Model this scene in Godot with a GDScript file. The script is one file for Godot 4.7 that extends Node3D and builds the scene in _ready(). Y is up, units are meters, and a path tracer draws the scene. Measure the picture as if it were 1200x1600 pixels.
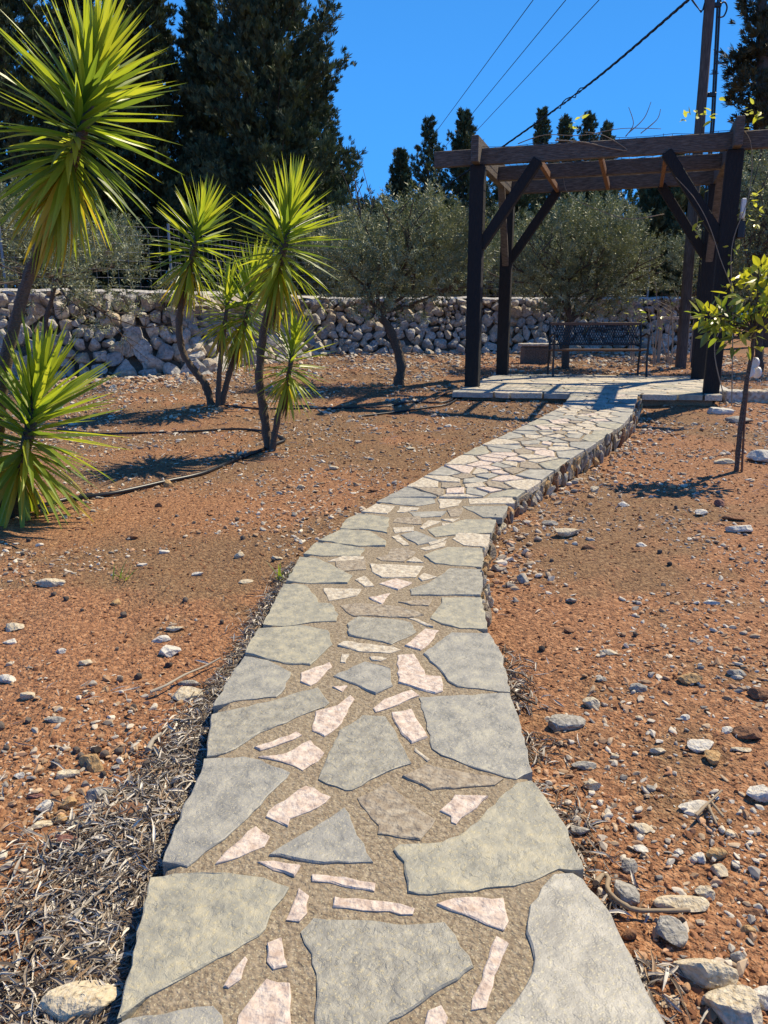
extends Node3D

# A flagstone path through red soil to a timber pergola; yuccas left, dry stone wall and trees behind.
const FOCAL := 1202.0
const TILT := 0.24504
var eye := Vector3(0, 1.0, 0)
var cp := cos(TILT)
var sp := sin(TILT)
var swell := FastNoiseLite.new()
var lump := FastNoiseLite.new()
var grit := FastNoiseLite.new()
var patch := FastNoiseLite.new()
var rng := RandomNumberGenerator.new()
var M := {}
var rocks: Array[ArrayMesh] = []
var edge_l := PackedVector2Array()   # (z, x) along the path's left edge
var edge_r := PackedVector2Array()
var pergola_at := Vector3(1.05, 0.22, -9.24)
var pergola_turn := deg_to_rad(-17.9)

# ---------------------------------------------------------------- survey: photograph measurements to places in the garden
func sight(px: float, py: float) -> Vector3:
	var u := (px - 600.0) / FOCAL
	var v := (800.0 - py) / FOCAL
	return Vector3(u, -sp + v * cp, -cp - v * sp)

func at_z(px: float, py: float, z: float) -> Vector3:
	var d := sight(px, py)
	return eye + d * (z / d.z)

func on(px: float, py: float, on_path: bool) -> Vector3:
	var d := sight(px, py)
	var t := 3.0
	for i in 30:
		var p := eye + d * t
		var h := path_y(p.z) if on_path else soil_y(p.x, p.z)
		t = lerpf(t, clampf((h - eye.y) / minf(d.y, -0.01), 0.3, 60.0), 0.6)
	return eye + d * t

func path_y(z: float) -> float:
	return 0.22 * smoothstep(2.6, 8.2, -z)

func soil_level(z: float) -> float:
	var k := [[-3.0, -0.06], [1.0, -0.06], [3.0, -0.075], [5.0, -0.04], [7.4, 0.05], [8.4, 0.125], [9.5, 0.15], [11.5, 0.18], [13.5, 0.24], [16.5, 0.32], [24.0, 0.45], [400.0, 0.45]]
	for i in k.size() - 1:
		if -z < k[i + 1][0]:
			return lerpf(k[i][1], k[i + 1][1], smoothstep(0.0, 1.0, (-z - k[i][0]) / (k[i + 1][0] - k[i][0])) * 0.5 + 0.5 * clampf((-z - k[i][0]) / (k[i + 1][0] - k[i][0]), 0.0, 1.0))
	return 0.45

func soil_y(x: float, z: float) -> float:
	return soil_level(z) + 0.028 * swell.get_noise_2d(x, z) + 0.014 * lump.get_noise_2d(x, z) + 0.006 * grit.get_noise_2d(x, z)

func along(edge: PackedVector2Array, z: float) -> float:
	if z >= edge[0].x:
		return edge[0].y
	for i in edge.size() - 1:
		if z >= edge[i + 1].x:
			return lerpf(edge[i].y, edge[i + 1].y, (z - edge[i].x) / (edge[i + 1].x - edge[i].x))
	return edge[-1].y

func off_path(x: float, z: float, gap: float) -> bool:
	if z < edge_l[-1].x - 0.05:
		var q := to_pergola(Vector3(x, 0, z))
		return not (q.x > -0.12 and q.x < 2.84 and q.z > -2.75 and q.z < 0.84)
	return x < along(edge_l, z) - gap or x > along(edge_r, z) + gap

func to_pergola(p: Vector3) -> Vector3:
	return (p - pergola_at).rotated(Vector3.UP, -pergola_turn)

func from_pergola(p: Vector3) -> Vector3:
	return pergola_at + p.rotated(Vector3.UP, pergola_turn)

# ---------------------------------------------------------------- objects
func tag(o: Node, label: String, category: String, group := "", kind := "") -> Node:
	if label: o.set_meta("label", label)
	if category: o.set_meta("category", category)
	if group: o.set_meta("group", group)
	if kind: o.set_meta("kind", kind)
	return o

func numbered(called: String, parent: Node) -> String:
	if not parent.has_node(called):
		return called
	var k := 1
	var key := "count_" + called
	if parent.has_meta(key):
		k = parent.get_meta(key) + 1
	parent.set_meta(key, k)
	return "%s_%03d" % [called, k]

func put(o: Node3D, called: String, parent: Node) -> Node3D:
	o.name = numbered(called, parent)
	parent.add_child(o, true)
	return o

func thing(called: String, at: Vector3, label: String, category: String, group := "") -> Node3D:
	var o := Node3D.new()
	put(o, called, self)
	o.position = at
	tag(o, label, category, group)
	return o

func part(called: String, mesh: Mesh, mat: Material, parent: Node, at := Transform3D()) -> MeshInstance3D:
	var o := MeshInstance3D.new()
	o.mesh = mesh
	o.material_override = mat
	put(o, called, parent)
	o.transform = at
	return o

func scatter(called: String, mesh: Mesh, mat: Material, where: Array, tints: Array, parent: Node) -> MultiMeshInstance3D:
	var mm := MultiMesh.new()
	mm.transform_format = MultiMesh.TRANSFORM_3D
	mm.use_colors = tints.size() > 0
	mm.mesh = mesh
	mm.instance_count = where.size()
	for i in where.size():
		mm.set_instance_transform(i, where[i])
		if tints.size():
			mm.set_instance_color(i, tints[i])
	var o := MultiMeshInstance3D.new()
	o.multimesh = mm
	o.material_override = mat
	put(o, called, parent)
	o.set_meta("kind", "stuff")
	return o

# ---------------------------------------------------------------- mesh helpers (normals are always given)
func begin() -> SurfaceTool:
	var st := SurfaceTool.new()
	st.begin(Mesh.PRIMITIVE_TRIANGLES)
	return st

func tri_n(st: SurfaceTool, a: Vector3, b: Vector3, c: Vector3, na: Vector3, nb: Vector3, nc: Vector3) -> void:
	if (c - a).cross(b - a).dot(na + nb + nc) < 0.0:
		var t := b; b = c; c = t
		t = nb; nb = nc; nc = t
	st.set_normal(na); st.add_vertex(a)
	st.set_normal(nb); st.add_vertex(b)
	st.set_normal(nc); st.add_vertex(c)

func tri(st: SurfaceTool, a: Vector3, b: Vector3, c: Vector3, outward: Vector3) -> void:
	var n := (c - a).cross(b - a)
	if n.length_squared() < 1e-16:
		return
	n = n.normalized()
	if n.dot(outward) < 0.0:
		n = -n
	tri_n(st, a, b, c, n, n, n)

func quad(st: SurfaceTool, a: Vector3, b: Vector3, c: Vector3, d: Vector3, outward: Vector3) -> void:
	tri(st, a, b, c, outward)
	tri(st, a, c, d, outward)

func corner(h: Vector3, b: float, s: Vector3, axis: int) -> Vector3:
	var p := Vector3()
	for k in 3:
		p[k] = s[k] * (h[k] if k == axis else h[k] - b)
	return p

func block(st: SurfaceTool, xf: Transform3D, size: Vector3, b := 0.004) -> void:   # a box with chamfered edges
	var h := size / 2.0
	for i in 3:
		var j := (i + 1) % 3
		var k := (i + 2) % 3
		for s in [-1.0, 1.0]:
			var q: Array[Vector3] = []
			for m in [[-1, -1], [1, -1], [1, 1], [-1, 1]]:
				var g := Vector3()
				g[i] = s; g[j] = m[0]; g[k] = m[1]
				q.append(xf * corner(h, b, g, i))
			var out := Vector3(); out[i] = s
			quad(st, q[0], q[1], q[2], q[3], xf.basis * out)
			for s2 in [-1.0, 1.0]:
				var g1 := Vector3(); g1[i] = s; g1[j] = s2; g1[k] = -1
				var g2 := g1; g2[k] = 1
				var o2 := Vector3(); o2[i] = s; o2[j] = s2
				quad(st, xf * corner(h, b, g1, i), xf * corner(h, b, g2, i), xf * corner(h, b, g2, j), xf * corner(h, b, g1, j), xf.basis * o2)
	for sx in [-1.0, 1.0]:
		for sy in [-1.0, 1.0]:
			for sz in [-1.0, 1.0]:
				var g := Vector3(sx, sy, sz)
				tri(st, xf * corner(h, b, g, 0), xf * corner(h, b, g, 1), xf * corner(h, b, g, 2), xf.basis * g)

func bar(st: SurfaceTool, a: Vector3, b: Vector3, w: float, t: float, side := Vector3.UP, bevel := 0.004) -> void:   # a squared bar from a to b
	var y := (b - a).normalized()
	var x := side.cross(y)
	if x.length() < 0.01:
		x = Vector3.RIGHT.cross(y)
	x = x.normalized()
	block(st, Transform3D(Basis(x, y, x.cross(y)), (a + b) / 2.0), Vector3(w, (b - a).length(), t), bevel)

func smooth_line(p: Array, per := 6) -> Array:
	var out := []
	for i in p.size() - 1:
		var a: Vector3 = p[maxi(i - 1, 0)]
		var d: Vector3 = p[mini(i + 2, p.size() - 1)]
		for k in per:
			out.append((p[i] as Vector3).cubic_interpolate(p[i + 1], a, d, float(k) / per))
	out.append(p[-1])
	return out

func tube(st: SurfaceTool, p: Array, r0: float, r1: float, sides := 8, wobble := 0.0, closed := true) -> void:
	var n := p.size()
	var rings := []
	var norms := []
	var x := Vector3.ZERO
	for i in n:
		var dir: Vector3 = ((p[mini(i + 1, n - 1)] as Vector3) - (p[maxi(i - 1, 0)] as Vector3)).normalized()
		if x == Vector3.ZERO:
			x = dir.cross(Vector3(0.3, 0.1, 1.0)).normalized()
		x = (x - dir * x.dot(dir)).normalized()
		var y := dir.cross(x)
		var r := lerpf(r0, r1, float(i) / (n - 1))
		var ring := []
		var nr := []
		for k in sides:
			var a := TAU * k / sides
			var o := x * cos(a) + y * sin(a)
			var rr := r * (1.0 + wobble * grit.get_noise_3d(p[i].x * 3.0 + o.x * 2.0, p[i].y * 3.0 + o.y * 2.0, p[i].z * 3.0 + o.z * 2.0) * 2.0)
			ring.append(p[i] + o * rr)
			nr.append(o)
		rings.append(ring)
		norms.append(nr)
	for i in n - 1:
		for k in sides:
			var k2 := (k + 1) % sides
			tri_n(st, rings[i][k], rings[i][k2], rings[i + 1][k2], norms[i][k], norms[i][k2], norms[i + 1][k2])
			tri_n(st, rings[i][k], rings[i + 1][k2], rings[i + 1][k], norms[i][k], norms[i + 1][k2], norms[i + 1][k])
	if closed:
		for e in [0, n - 1]:
			var out: Vector3 = ((p[e] as Vector3) - (p[1 if e == 0 else n - 2] as Vector3))
			for k in range(1, sides - 1):
				tri(st, rings[e][0], rings[e][k], rings[e][k + 1], out)

func roughened(poly: PackedVector2Array, step: float, jag: float) -> PackedVector2Array:
	var out := PackedVector2Array()
	for i in poly.size():
		var a := poly[i]
		var b := poly[(i + 1) % poly.size()]
		var k := maxi(1, int(round(a.distance_to(b) / step)))
		var side := (b - a).orthogonal().normalized()
		for j in k:
			out.append(a.lerp(b, float(j) / k) + side * (rng.randf_range(-jag, jag) if j > 0 else 0.0))
	return out

# A stone: an outline in a plane, sides, a chipped edge and an uneven face. place(a, b, h) lays it out; h is height over the bed.
func slab(outline: PackedVector2Array, place: Callable, deep: float, proud: float, chip: float, rough: float, dome: float, step: float) -> Array:
	if Geometry2D.is_polygon_clockwise(outline):
		outline.reverse()
	var n := outline.size()
	var c := Vector2()
	for q in outline:
		c += q / n
	var inner := PackedVector2Array()
	var lip := []
	for i in n:
		var e := (outline[(i + 1) % n] - outline[(i + n - 1) % n]).normalized()
		var inw := Vector2(-e.y, e.x)
		var q := outline[i] + inw * chip * rng.randf_range(0.6, 1.4)
		if not Geometry2D.is_point_in_polygon(q, outline):
			q = outline[i].lerp(c, 0.1)
		inner.append(q)
		lip.append(proud - chip * rng.randf_range(0.5, 0.9) - dome)
	var pts := inner.duplicate()
	var box := Rect2(outline[0], Vector2.ZERO)
	for q in outline:
		box = box.expand(q)
	var reach := maxf(box.size.x, box.size.y) * 0.5
	var gx := box.position.x + step * 0.5
	while gx < box.end.x:
		var gy := box.position.y + step * 0.5
		while gy < box.end.y:
			var q := Vector2(gx + rng.randf_range(-0.3, 0.3) * step, gy + rng.randf_range(-0.3, 0.3) * step)
			if Geometry2D.is_point_in_polygon(q, inner):
				var near := 1e9
				for w in inner:
					near = minf(near, q.distance_squared_to(w))
				if near > step * step * 0.2:
					pts.append(q)
			gy += step
		gx += step
	var at: Vector3 = place.call(c.x, c.y, 0.0)
	var up: Vector3 = (place.call(c.x, c.y, 1.0) - at).normalized()
	var top := []
	var nm := []
	var lean := Vector2(rng.randf_range(-1, 1), rng.randf_range(-1, 1)) * rough * 0.8
	var seed_off := rng.randf() * 50.0
	for i in pts.size():
		var q := pts[i]
		var r := (q - c).length() / maxf(reach, 0.01)
		var s1 := lump.get_noise_3d(q.x * 3.0, q.y * 3.0, seed_off) + 0.6 * grit.get_noise_3d(q.x * 2.0, q.y * 2.0, seed_off)
		var h := proud + rough * s1 + (q - c).dot(lean) / maxf(reach, 0.01) - (dome * minf(r * r, 1.0) if i >= n else dome)
		top.append((place.call(q.x, q.y, h) as Vector3) - at)
		nm.append(Vector3())
	var faces := []
	var idx := Geometry2D.triangulate_delaunay(pts)
	for t in range(0, idx.size(), 3):
		var m := (pts[idx[t]] + pts[idx[t + 1]] + pts[idx[t + 2]]) / 3.0
		if not Geometry2D.is_point_in_polygon(m, inner):
			continue
		var fn: Vector3 = (top[idx[t + 2]] - top[idx[t]]).cross(top[idx[t + 1]] - top[idx[t]])
		if fn.dot(up) < 0:
			fn = -fn
		for k in 3:
			nm[idx[t + k]] += fn
		faces.append([idx[t], idx[t + 1], idx[t + 2]])
	var st := begin()
	for f in faces:
		tri_n(st, top[f[0]], top[f[1]], top[f[2]], nm[f[0]].normalized(), nm[f[1]].normalized(), nm[f[2]].normalized())
	for i in n:
		var j := (i + 1) % n
		var e := (outline[j] - outline[i])
		var mid := (outline[i] + outline[j]) / 2.0
		var outward: Vector3 = (place.call(mid.x + e.y, mid.y - e.x, 0.0) as Vector3) - (place.call(mid.x, mid.y, 0.0) as Vector3)
		var a0: Vector3 = place.call(outline[i].x, outline[i].y, -deep) - at
		var b0: Vector3 = place.call(outline[j].x, outline[j].y, -deep) - at
		var a1: Vector3 = place.call(outline[i].x, outline[i].y, lip[i]) - at
		var b1: Vector3 = place.call(outline[j].x, outline[j].y, lip[j]) - at
		quad(st, a0, b0, b1, a1, outward)
		quad(st, a1, b1, top[j], top[i], outward.normalized() + up)
	return [st.commit(), at]

func cell(seeds: PackedVector2Array, i: int, reach: float) -> PackedVector2Array:
	var s := seeds[i]
	var poly := PackedVector2Array([s + Vector2(-reach, -reach), s + Vector2(reach, -reach), s + Vector2(reach, reach), s + Vector2(-reach, reach)])
	for j in seeds.size():
		if j == i or absf(seeds[j].x - s.x) > reach * 2.0 or absf(seeds[j].y - s.y) > reach * 2.0:
			continue
		var mid := (s + seeds[j]) / 2.0
		var nrm := seeds[j] - s
		var out := PackedVector2Array()
		for k in poly.size():
			var a := poly[k]
			var b := poly[(k + 1) % poly.size()]
			var da := (a - mid).dot(nrm)
			var db := (b - mid).dot(nrm)
			if da <= 0:
				out.append(a)
			if da * db < 0:
				out.append(a.lerp(b, da / (da - db)))
		poly = out
		if poly.size() < 3:
			return poly
	return poly

func largest(polys: Array) -> PackedVector2Array:
	var best := PackedVector2Array()
	var most := 0.0
	for p in polys:
		var a := 0.0
		for k in p.size():
			a += p[k].cross(p[(k + 1) % p.size()])
		if absf(a) > most:
			most = absf(a)
			best = p
	return best

func make_rock(facets: int, smoothness: float) -> ArrayMesh:
	var t := (1.0 + sqrt(5.0)) / 2.0
	var v: Array[Vector3] = []
	for p in [[-1, t, 0], [1, t, 0], [-1, -t, 0], [1, -t, 0], [0, -1, t], [0, 1, t], [0, -1, -t], [0, 1, -t], [t, 0, -1], [t, 0, 1], [-t, 0, -1], [-t, 0, 1]]:
		v.append(Vector3(p[0], p[1], p[2]).normalized())
	var f := [[0, 11, 5], [0, 5, 1], [0, 1, 7], [0, 7, 10], [0, 10, 11], [1, 5, 9], [5, 11, 4], [11, 10, 2], [10, 7, 6], [7, 1, 8], [3, 9, 4], [3, 4, 2], [3, 2, 6], [3, 6, 8], [3, 8, 9], [4, 9, 5], [2, 4, 11], [6, 2, 10], [8, 6, 7], [9, 8, 1]]
	for pass_ in (2 if smoothness > 0.0 else 1):
		var mids := {}
		var g := []
		for q in f:
			var m := []
			for k in 3:
				var a: int = mini(q[k], q[(k + 1) % 3])
				var b: int = maxi(q[k], q[(k + 1) % 3])
				var key := a * 10000 + b
				if not mids.has(key):
					mids[key] = v.size()
					v.append(((v[a] + v[b]) / 2.0).normalized())
				m.append(mids[key])
			g.append_array([[q[0], m[0], m[2]], [q[1], m[1], m[0]], [q[2], m[2], m[1]], [m[0], m[1], m[2]]])
		f = g
	var off := rng.randf() * 100.0
	for k in facets:
		var d := Vector3(rng.randfn(), rng.randfn(), rng.randfn()).normalized()
		var lim := rng.randf_range(0.48, 0.85)
		for i in v.size():
			var x := v[i].dot(d)
			if x > lim:
				v[i] -= d * (x - lim)
	for i in v.size():
		v[i] *= 1.0 + 0.12 * lump.get_noise_3d(v[i].x * 0.3 + off, v[i].y * 0.3, v[i].z * 0.3) + 0.07 * lump.get_noise_3d(v[i].x * 0.9 + off, v[i].y * 0.9, v[i].z * 0.9)
	var st := begin()
	for q in f:
		tri(st, v[q[0]], v[q[1]], v[q[2]], v[q[0]] + v[q[1]] + v[q[2]])
	return st.commit()

# ---------------------------------------------------------------- materials
func lin(r: float, g: float, b: float) -> Color:
	return Color(r, g, b).linear_to_srgb()

func field(freq: float, type: int, seed_: int, octaves := 5) -> FastNoiseLite:
	var n := FastNoiseLite.new()
	n.noise_type = type
	n.frequency = freq
	n.seed = seed_
	n.fractal_octaves = octaves
	n.fractal_gain = 0.58
	return n

func picture(n: FastNoiseLite, stops: Array, side := 512) -> NoiseTexture2D:
	var t := NoiseTexture2D.new()
	t.width = side; t.height = side
	t.seamless = true
	t.noise = n
	if stops.size():
		var g := Gradient.new()
		var offs := PackedFloat32Array()
		var cols := PackedColorArray()
		for s in stops:
			offs.append(s[0]); cols.append(s[1])
		g.offsets = offs; g.colors = cols
		t.color_ramp = g
	return t

func plain(name_: String, c: Color, rough: float) -> StandardMaterial3D:
	var m := StandardMaterial3D.new()
	m.resource_name = name_
	m.albedo_color = c
	m.roughness = rough
	M[name_] = m
	return m

func grained(name_: String, stops: Array, freq: float, per_m: float, rough: float, bump_cm: float, bump_tex: Texture2D, flecks: Texture2D = null, scale := Vector3.ONE) -> StandardMaterial3D:
	var m := plain(name_, Color.WHITE, rough)
	m.albedo_texture = picture(field(freq, FastNoiseLite.TYPE_SIMPLEX_SMOOTH, hash(name_) % 1000), stops)
	m.uv1_triplanar = true
	m.uv1_world_triplanar = true
	m.uv1_scale = scale * per_m
	if bump_tex:
		m.heightmap_enabled = true
		m.heightmap_texture = bump_tex
		m.heightmap_scale = bump_cm
		m.heightmap_flip_texture = name_.begins_with("slate")
	if flecks:
		m.detail_enabled = true
		m.detail_albedo = flecks
		m.detail_blend_mode = BaseMaterial3D.BLEND_MODE_MIX
		m.detail_uv_layer = BaseMaterial3D.DETAIL_UV_2
		m.uv2_triplanar = true
		m.uv2_world_triplanar = true
		m.uv2_scale = scale * per_m * 1.37
	return m

func leafy(name_: String, c: Color, through: Color, rough := 0.5) -> StandardMaterial3D:
	var m := plain(name_, c, rough)
	m.backlight_enabled = true
	m.backlight = through
	m.cull_mode = BaseMaterial3D.CULL_DISABLED
	return m

func make_materials() -> void:
	var bump_fine := picture(field(0.02, FastNoiseLite.TYPE_SIMPLEX_SMOOTH, 11, 6), [])
	var bump_grit := picture(field(0.07, FastNoiseLite.TYPE_SIMPLEX_SMOOTH, 12, 4), [])
	var ridged := field(0.012, FastNoiseLite.TYPE_SIMPLEX_SMOOTH, 13, 6)
	ridged.fractal_type = FastNoiseLite.FRACTAL_RIDGED
	ridged.fractal_octaves = 5
	ridged.domain_warp_enabled = true
	ridged.domain_warp_amplitude = 40.0
	var bump_slate := picture(ridged, [])
	var clear := Color(0.5, 0.45, 0.3, 0.0)
	var lichen := picture(field(0.085, FastNoiseLite.TYPE_SIMPLEX, 21, 2), [[0.0, Color(lin(0.08, 0.08, 0.075), 0.55)], [0.2, Color(lin(0.1, 0.1, 0.09), 0.0)], [0.7, clear], [0.78, Color(lin(0.48, 0.43, 0.28), 0.5)], [1.0, Color(lin(0.58, 0.54, 0.4), 0.8)]])
	var lichen_y := picture(field(0.05, FastNoiseLite.TYPE_SIMPLEX, 22, 4), [[0.0, Color(lin(0.12, 0.12, 0.11), 0.6)], [0.22, Color(lin(0.2, 0.19, 0.16), 0.0)], [0.64, clear], [0.76, Color(lin(0.46, 0.39, 0.22), 0.45)], [1.0, Color(lin(0.58, 0.52, 0.34), 0.8)]])
	grained("slate", [[0.15, lin(0.205, 0.203, 0.185)], [0.42, lin(0.285, 0.278, 0.248)], [0.6, lin(0.325, 0.313, 0.27)], [0.85, lin(0.40, 0.38, 0.305)]], 0.014, 1.7, 0.55, 0.42, bump_slate, lichen)
	grained("slate_blue", [[0.15, lin(0.215, 0.212, 0.195)], [0.5, lin(0.29, 0.283, 0.255)], [0.85, lin(0.375, 0.358, 0.305)]], 0.014, 1.9, 0.55, 0.42, bump_slate, lichen)
	grained("slate_yellow", [[0.15, lin(0.23, 0.225, 0.19)], [0.5, lin(0.325, 0.31, 0.245)], [0.85, lin(0.44, 0.40, 0.285)]], 0.016, 1.8, 0.58, 0.42, bump_slate, lichen_y)
	grained("slate_green", [[0.15, lin(0.215, 0.206, 0.178)], [0.5, lin(0.285, 0.274, 0.232)], [0.85, lin(0.38, 0.357, 0.287)]], 0.02, 2.3, 0.55, 0.42, bump_slate, lichen_y)
	grained("slate_pale", [[0.15, lin(0.26, 0.25, 0.22)], [0.5, lin(0.345, 0.33, 0.285)], [0.85, lin(0.45, 0.425, 0.36)]], 0.018, 1.4, 0.55, 0.42, bump_slate, lichen)
	grained("pink_stone", [[0.15, lin(0.40, 0.30, 0.24)], [0.5, lin(0.55, 0.45, 0.375)], [0.85, lin(0.66, 0.58, 0.50)]], 0.03, 2.2, 0.7, 0.7, bump_fine)
	grained("cream_stone", [[0.1, lin(0.34, 0.28, 0.21)], [0.5, lin(0.5, 0.44, 0.34)], [0.9, lin(0.64, 0.59, 0.49)]], 0.03, 2.2, 0.75, 0.7, bump_fine)
	grained("brown_stone", [[0.1, lin(0.20, 0.155, 0.11)], [0.5, lin(0.30, 0.25, 0.185)], [0.9, lin(0.4, 0.35, 0.27)]], 0.03, 2.2, 0.75, 0.8, bump_fine)
	grained("mortar", [[0.15, lin(0.18, 0.135, 0.09)], [0.45, lin(0.245, 0.192, 0.13)], [0.62, lin(0.285, 0.228, 0.158)], [0.9, lin(0.40, 0.335, 0.245)]], 0.05, 2.1, 0.95, 0.5, bump_grit, lichen)
	var crumbs := picture(field(0.09, FastNoiseLite.TYPE_SIMPLEX, 31, 3), [[0.0, Color(lin(0.10, 0.045, 0.022), 0.8)], [0.3, Color(lin(0.2, 0.09, 0.04), 0.0)], [0.64, clear], [0.74, Color(lin(0.48, 0.31, 0.19), 0.6)], [1.0, Color(lin(0.55, 0.42, 0.28), 0.9)]], 1024)
	var soil := grained("soil", [[0.12, lin(0.10, 0.040, 0.018)], [0.36, lin(0.205, 0.085, 0.036)], [0.58, lin(0.325, 0.145, 0.062)], [0.85, lin(0.51, 0.285, 0.15)]], 0.034, 1.7, 0.97, 1.3, bump_grit, crumbs)
	soil.vertex_color_use_as_albedo = true
	grained("wall_stone", [[0.1, lin(0.17, 0.155, 0.135)], [0.4, lin(0.42, 0.39, 0.335)], [0.65, lin(0.55, 0.52, 0.455)], [0.95, lin(0.66, 0.63, 0.57)]], 0.025, 1.2, 0.9, 2.0, bump_fine)
	grained("wall_stone_warm", [[0.1, lin(0.22, 0.17, 0.115)], [0.45, lin(0.44, 0.365, 0.27)], [0.9, lin(0.62, 0.55, 0.44)]], 0.025, 1.2, 0.9, 2.0, bump_fine)
	grained("wall_stone_grey", [[0.1, lin(0.11, 0.108, 0.10)], [0.45, lin(0.32, 0.31, 0.285)], [0.9, lin(0.54, 0.52, 0.48)]], 0.025, 1.2, 0.9, 2.0, bump_fine)
	grained("wall_core", [[0.2, lin(0.09, 0.075, 0.06)], [0.8, lin(0.22, 0.19, 0.15)]], 0.05, 1.5, 0.95, 2.0, bump_fine)
	grained("rock_cream", [[0.1, lin(0.30, 0.225, 0.135)], [0.4, lin(0.54, 0.455, 0.31)], [0.9, lin(0.68, 0.61, 0.48)]], 0.03, 5.0, 0.9, 0.6, bump_fine)
	grained("rock_white", [[0.1, lin(0.38, 0.34, 0.28)], [0.5, lin(0.58, 0.54, 0.46)], [0.9, lin(0.7, 0.67, 0.6)]], 0.03, 5.0, 0.9, 0.6, bump_fine)
	grained("rock_grey", [[0.1, lin(0.14, 0.127, 0.108)], [0.5, lin(0.32, 0.30, 0.255)], [0.9, lin(0.52, 0.49, 0.43)]], 0.03, 5.0, 0.9, 0.6, bump_fine)
	grained("rock_brown", [[0.1, lin(0.10, 0.045, 0.022)], [0.5, lin(0.22, 0.105, 0.05)], [0.9, lin(0.32, 0.18, 0.10)]], 0.03, 5.0, 0.92, 0.6, bump_fine)
	grained("rock_ochre", [[0.1, lin(0.28, 0.15, 0.06)], [0.5, lin(0.42, 0.26, 0.11)], [0.9, lin(0.54, 0.40, 0.22)]], 0.03, 5.0, 0.9, 0.6, bump_fine)
	grained("rock_red", [[0.1, lin(0.12, 0.05, 0.035)], [0.5, lin(0.22, 0.10, 0.075)], [0.9, lin(0.33, 0.18, 0.14)]], 0.03, 5.0, 0.9, 0.6, bump_fine)
	var chip := plain("chip", Color.WHITE, 0.92)
	chip.vertex_color_use_as_albedo = true
	var dry := plain("dry_leaf", Color.WHITE, 0.75)
	dry.vertex_color_use_as_albedo = true
	dry.cull_mode = BaseMaterial3D.CULL_DISABLED
	grained("stained_timber", [[0.2, lin(0.005, 0.004, 0.0035)], [0.6, lin(0.011, 0.009, 0.0075)], [0.9, lin(0.022, 0.018, 0.015)]], 0.02, 1.5, 0.8, 0.5, bump_fine, null, Vector3(6, 0.5, 6))
	grained("weathered_timber", [[0.15, lin(0.045, 0.034, 0.026)], [0.5, lin(0.115, 0.092, 0.072)], [0.9, lin(0.23, 0.195, 0.16)]], 0.02, 1.2, 0.85, 0.6, bump_fine, null, Vector3(0.6, 7, 4))
	grained("orange_timber", [[0.2, lin(0.12, 0.055, 0.026)], [0.8, lin(0.24, 0.12, 0.06)]], 0.02, 1.2, 0.8, 0.5, bump_fine, null, Vector3(4, 5, 0.7))
	grained("pole_timber", [[0.2, lin(0.055, 0.043, 0.034)], [0.6, lin(0.11, 0.09, 0.073)], [0.9, lin(0.17, 0.145, 0.12)]], 0.02, 1.0, 0.85, 0.6, bump_fine, null, Vector3(7, 0.4, 7))
	grained("bark", [[0.2, lin(0.045, 0.034, 0.026)], [0.55, lin(0.12, 0.09, 0.065)], [0.9, lin(0.22, 0.175, 0.13)]], 0.04, 3.0, 0.92, 1.2, bump_fine, null, Vector3(2, 0.8, 2))
	grained("yucca_bark", [[0.2, lin(0.06, 0.042, 0.03)], [0.55, lin(0.16, 0.115, 0.08)], [0.9, lin(0.27, 0.21, 0.15)]], 0.04, 3.0, 0.92, 1.0, bump_fine, null, Vector3(1, 4, 1))
	grained("stake_wood", [[0.2, lin(0.14, 0.065, 0.035)], [0.8, lin(0.26, 0.135, 0.075)]], 0.03, 2.0, 0.8, 0.5, bump_fine, null, Vector3(4, 0.5, 4))
	leafy("yucca_green", lin(0.155, 0.22, 0.022), lin(0.46, 0.55, 0.03), 0.38)
	leafy("yucca_deep", lin(0.07, 0.12, 0.018), lin(0.22, 0.32, 0.025), 0.38)
	leafy("yucca_lime", lin(0.25, 0.30, 0.03), lin(0.62, 0.66, 0.04), 0.4)
	leafy("yucca_yellow", lin(0.40, 0.29, 0.03), lin(0.6, 0.45, 0.03), 0.45)
	leafy("yucca_dead", lin(0.13, 0.07, 0.035), lin(0.1, 0.05, 0.02), 0.7)
	leafy("citrus_lime", lin(0.27, 0.29, 0.025), lin(0.55, 0.55, 0.03), 0.4)
	leafy("citrus_green", lin(0.11, 0.165, 0.022), lin(0.3, 0.4, 0.03), 0.35)
	leafy("citrus_deep", lin(0.05, 0.085, 0.018), lin(0.15, 0.22, 0.02), 0.35)
	leafy("vine_leaf", lin(0.42, 0.45, 0.05), lin(0.65, 0.68, 0.08), 0.5)
	var ol := leafy("olive_leaf", Color.WHITE, lin(0.26, 0.28, 0.13), 0.6)
	ol.vertex_color_use_as_albedo = true
	var cy := leafy("conifer_leaf", Color.WHITE, lin(0.08, 0.1, 0.05), 0.7)
	cy.vertex_color_use_as_albedo = true
	plain("iron", lin(0.012, 0.012, 0.013), 0.45)
	plain("bench_wood", lin(0.12, 0.06, 0.035), 0.6)
	plain("hose", lin(0.014, 0.014, 0.016), 0.4)
	plain("cable", lin(0.02, 0.02, 0.022), 0.5)
	plain("wire", lin(0.25, 0.26, 0.27), 0.5).metallic = 0.6
	plain("dark_wire", lin(0.06, 0.05, 0.045), 0.6)
	plain("stem_dry", lin(0.30, 0.23, 0.15), 0.85)
	plain("white_plastic", lin(0.72, 0.72, 0.70), 0.35)
	plain("pale_stem", lin(0.34, 0.30, 0.24), 0.85)

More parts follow.
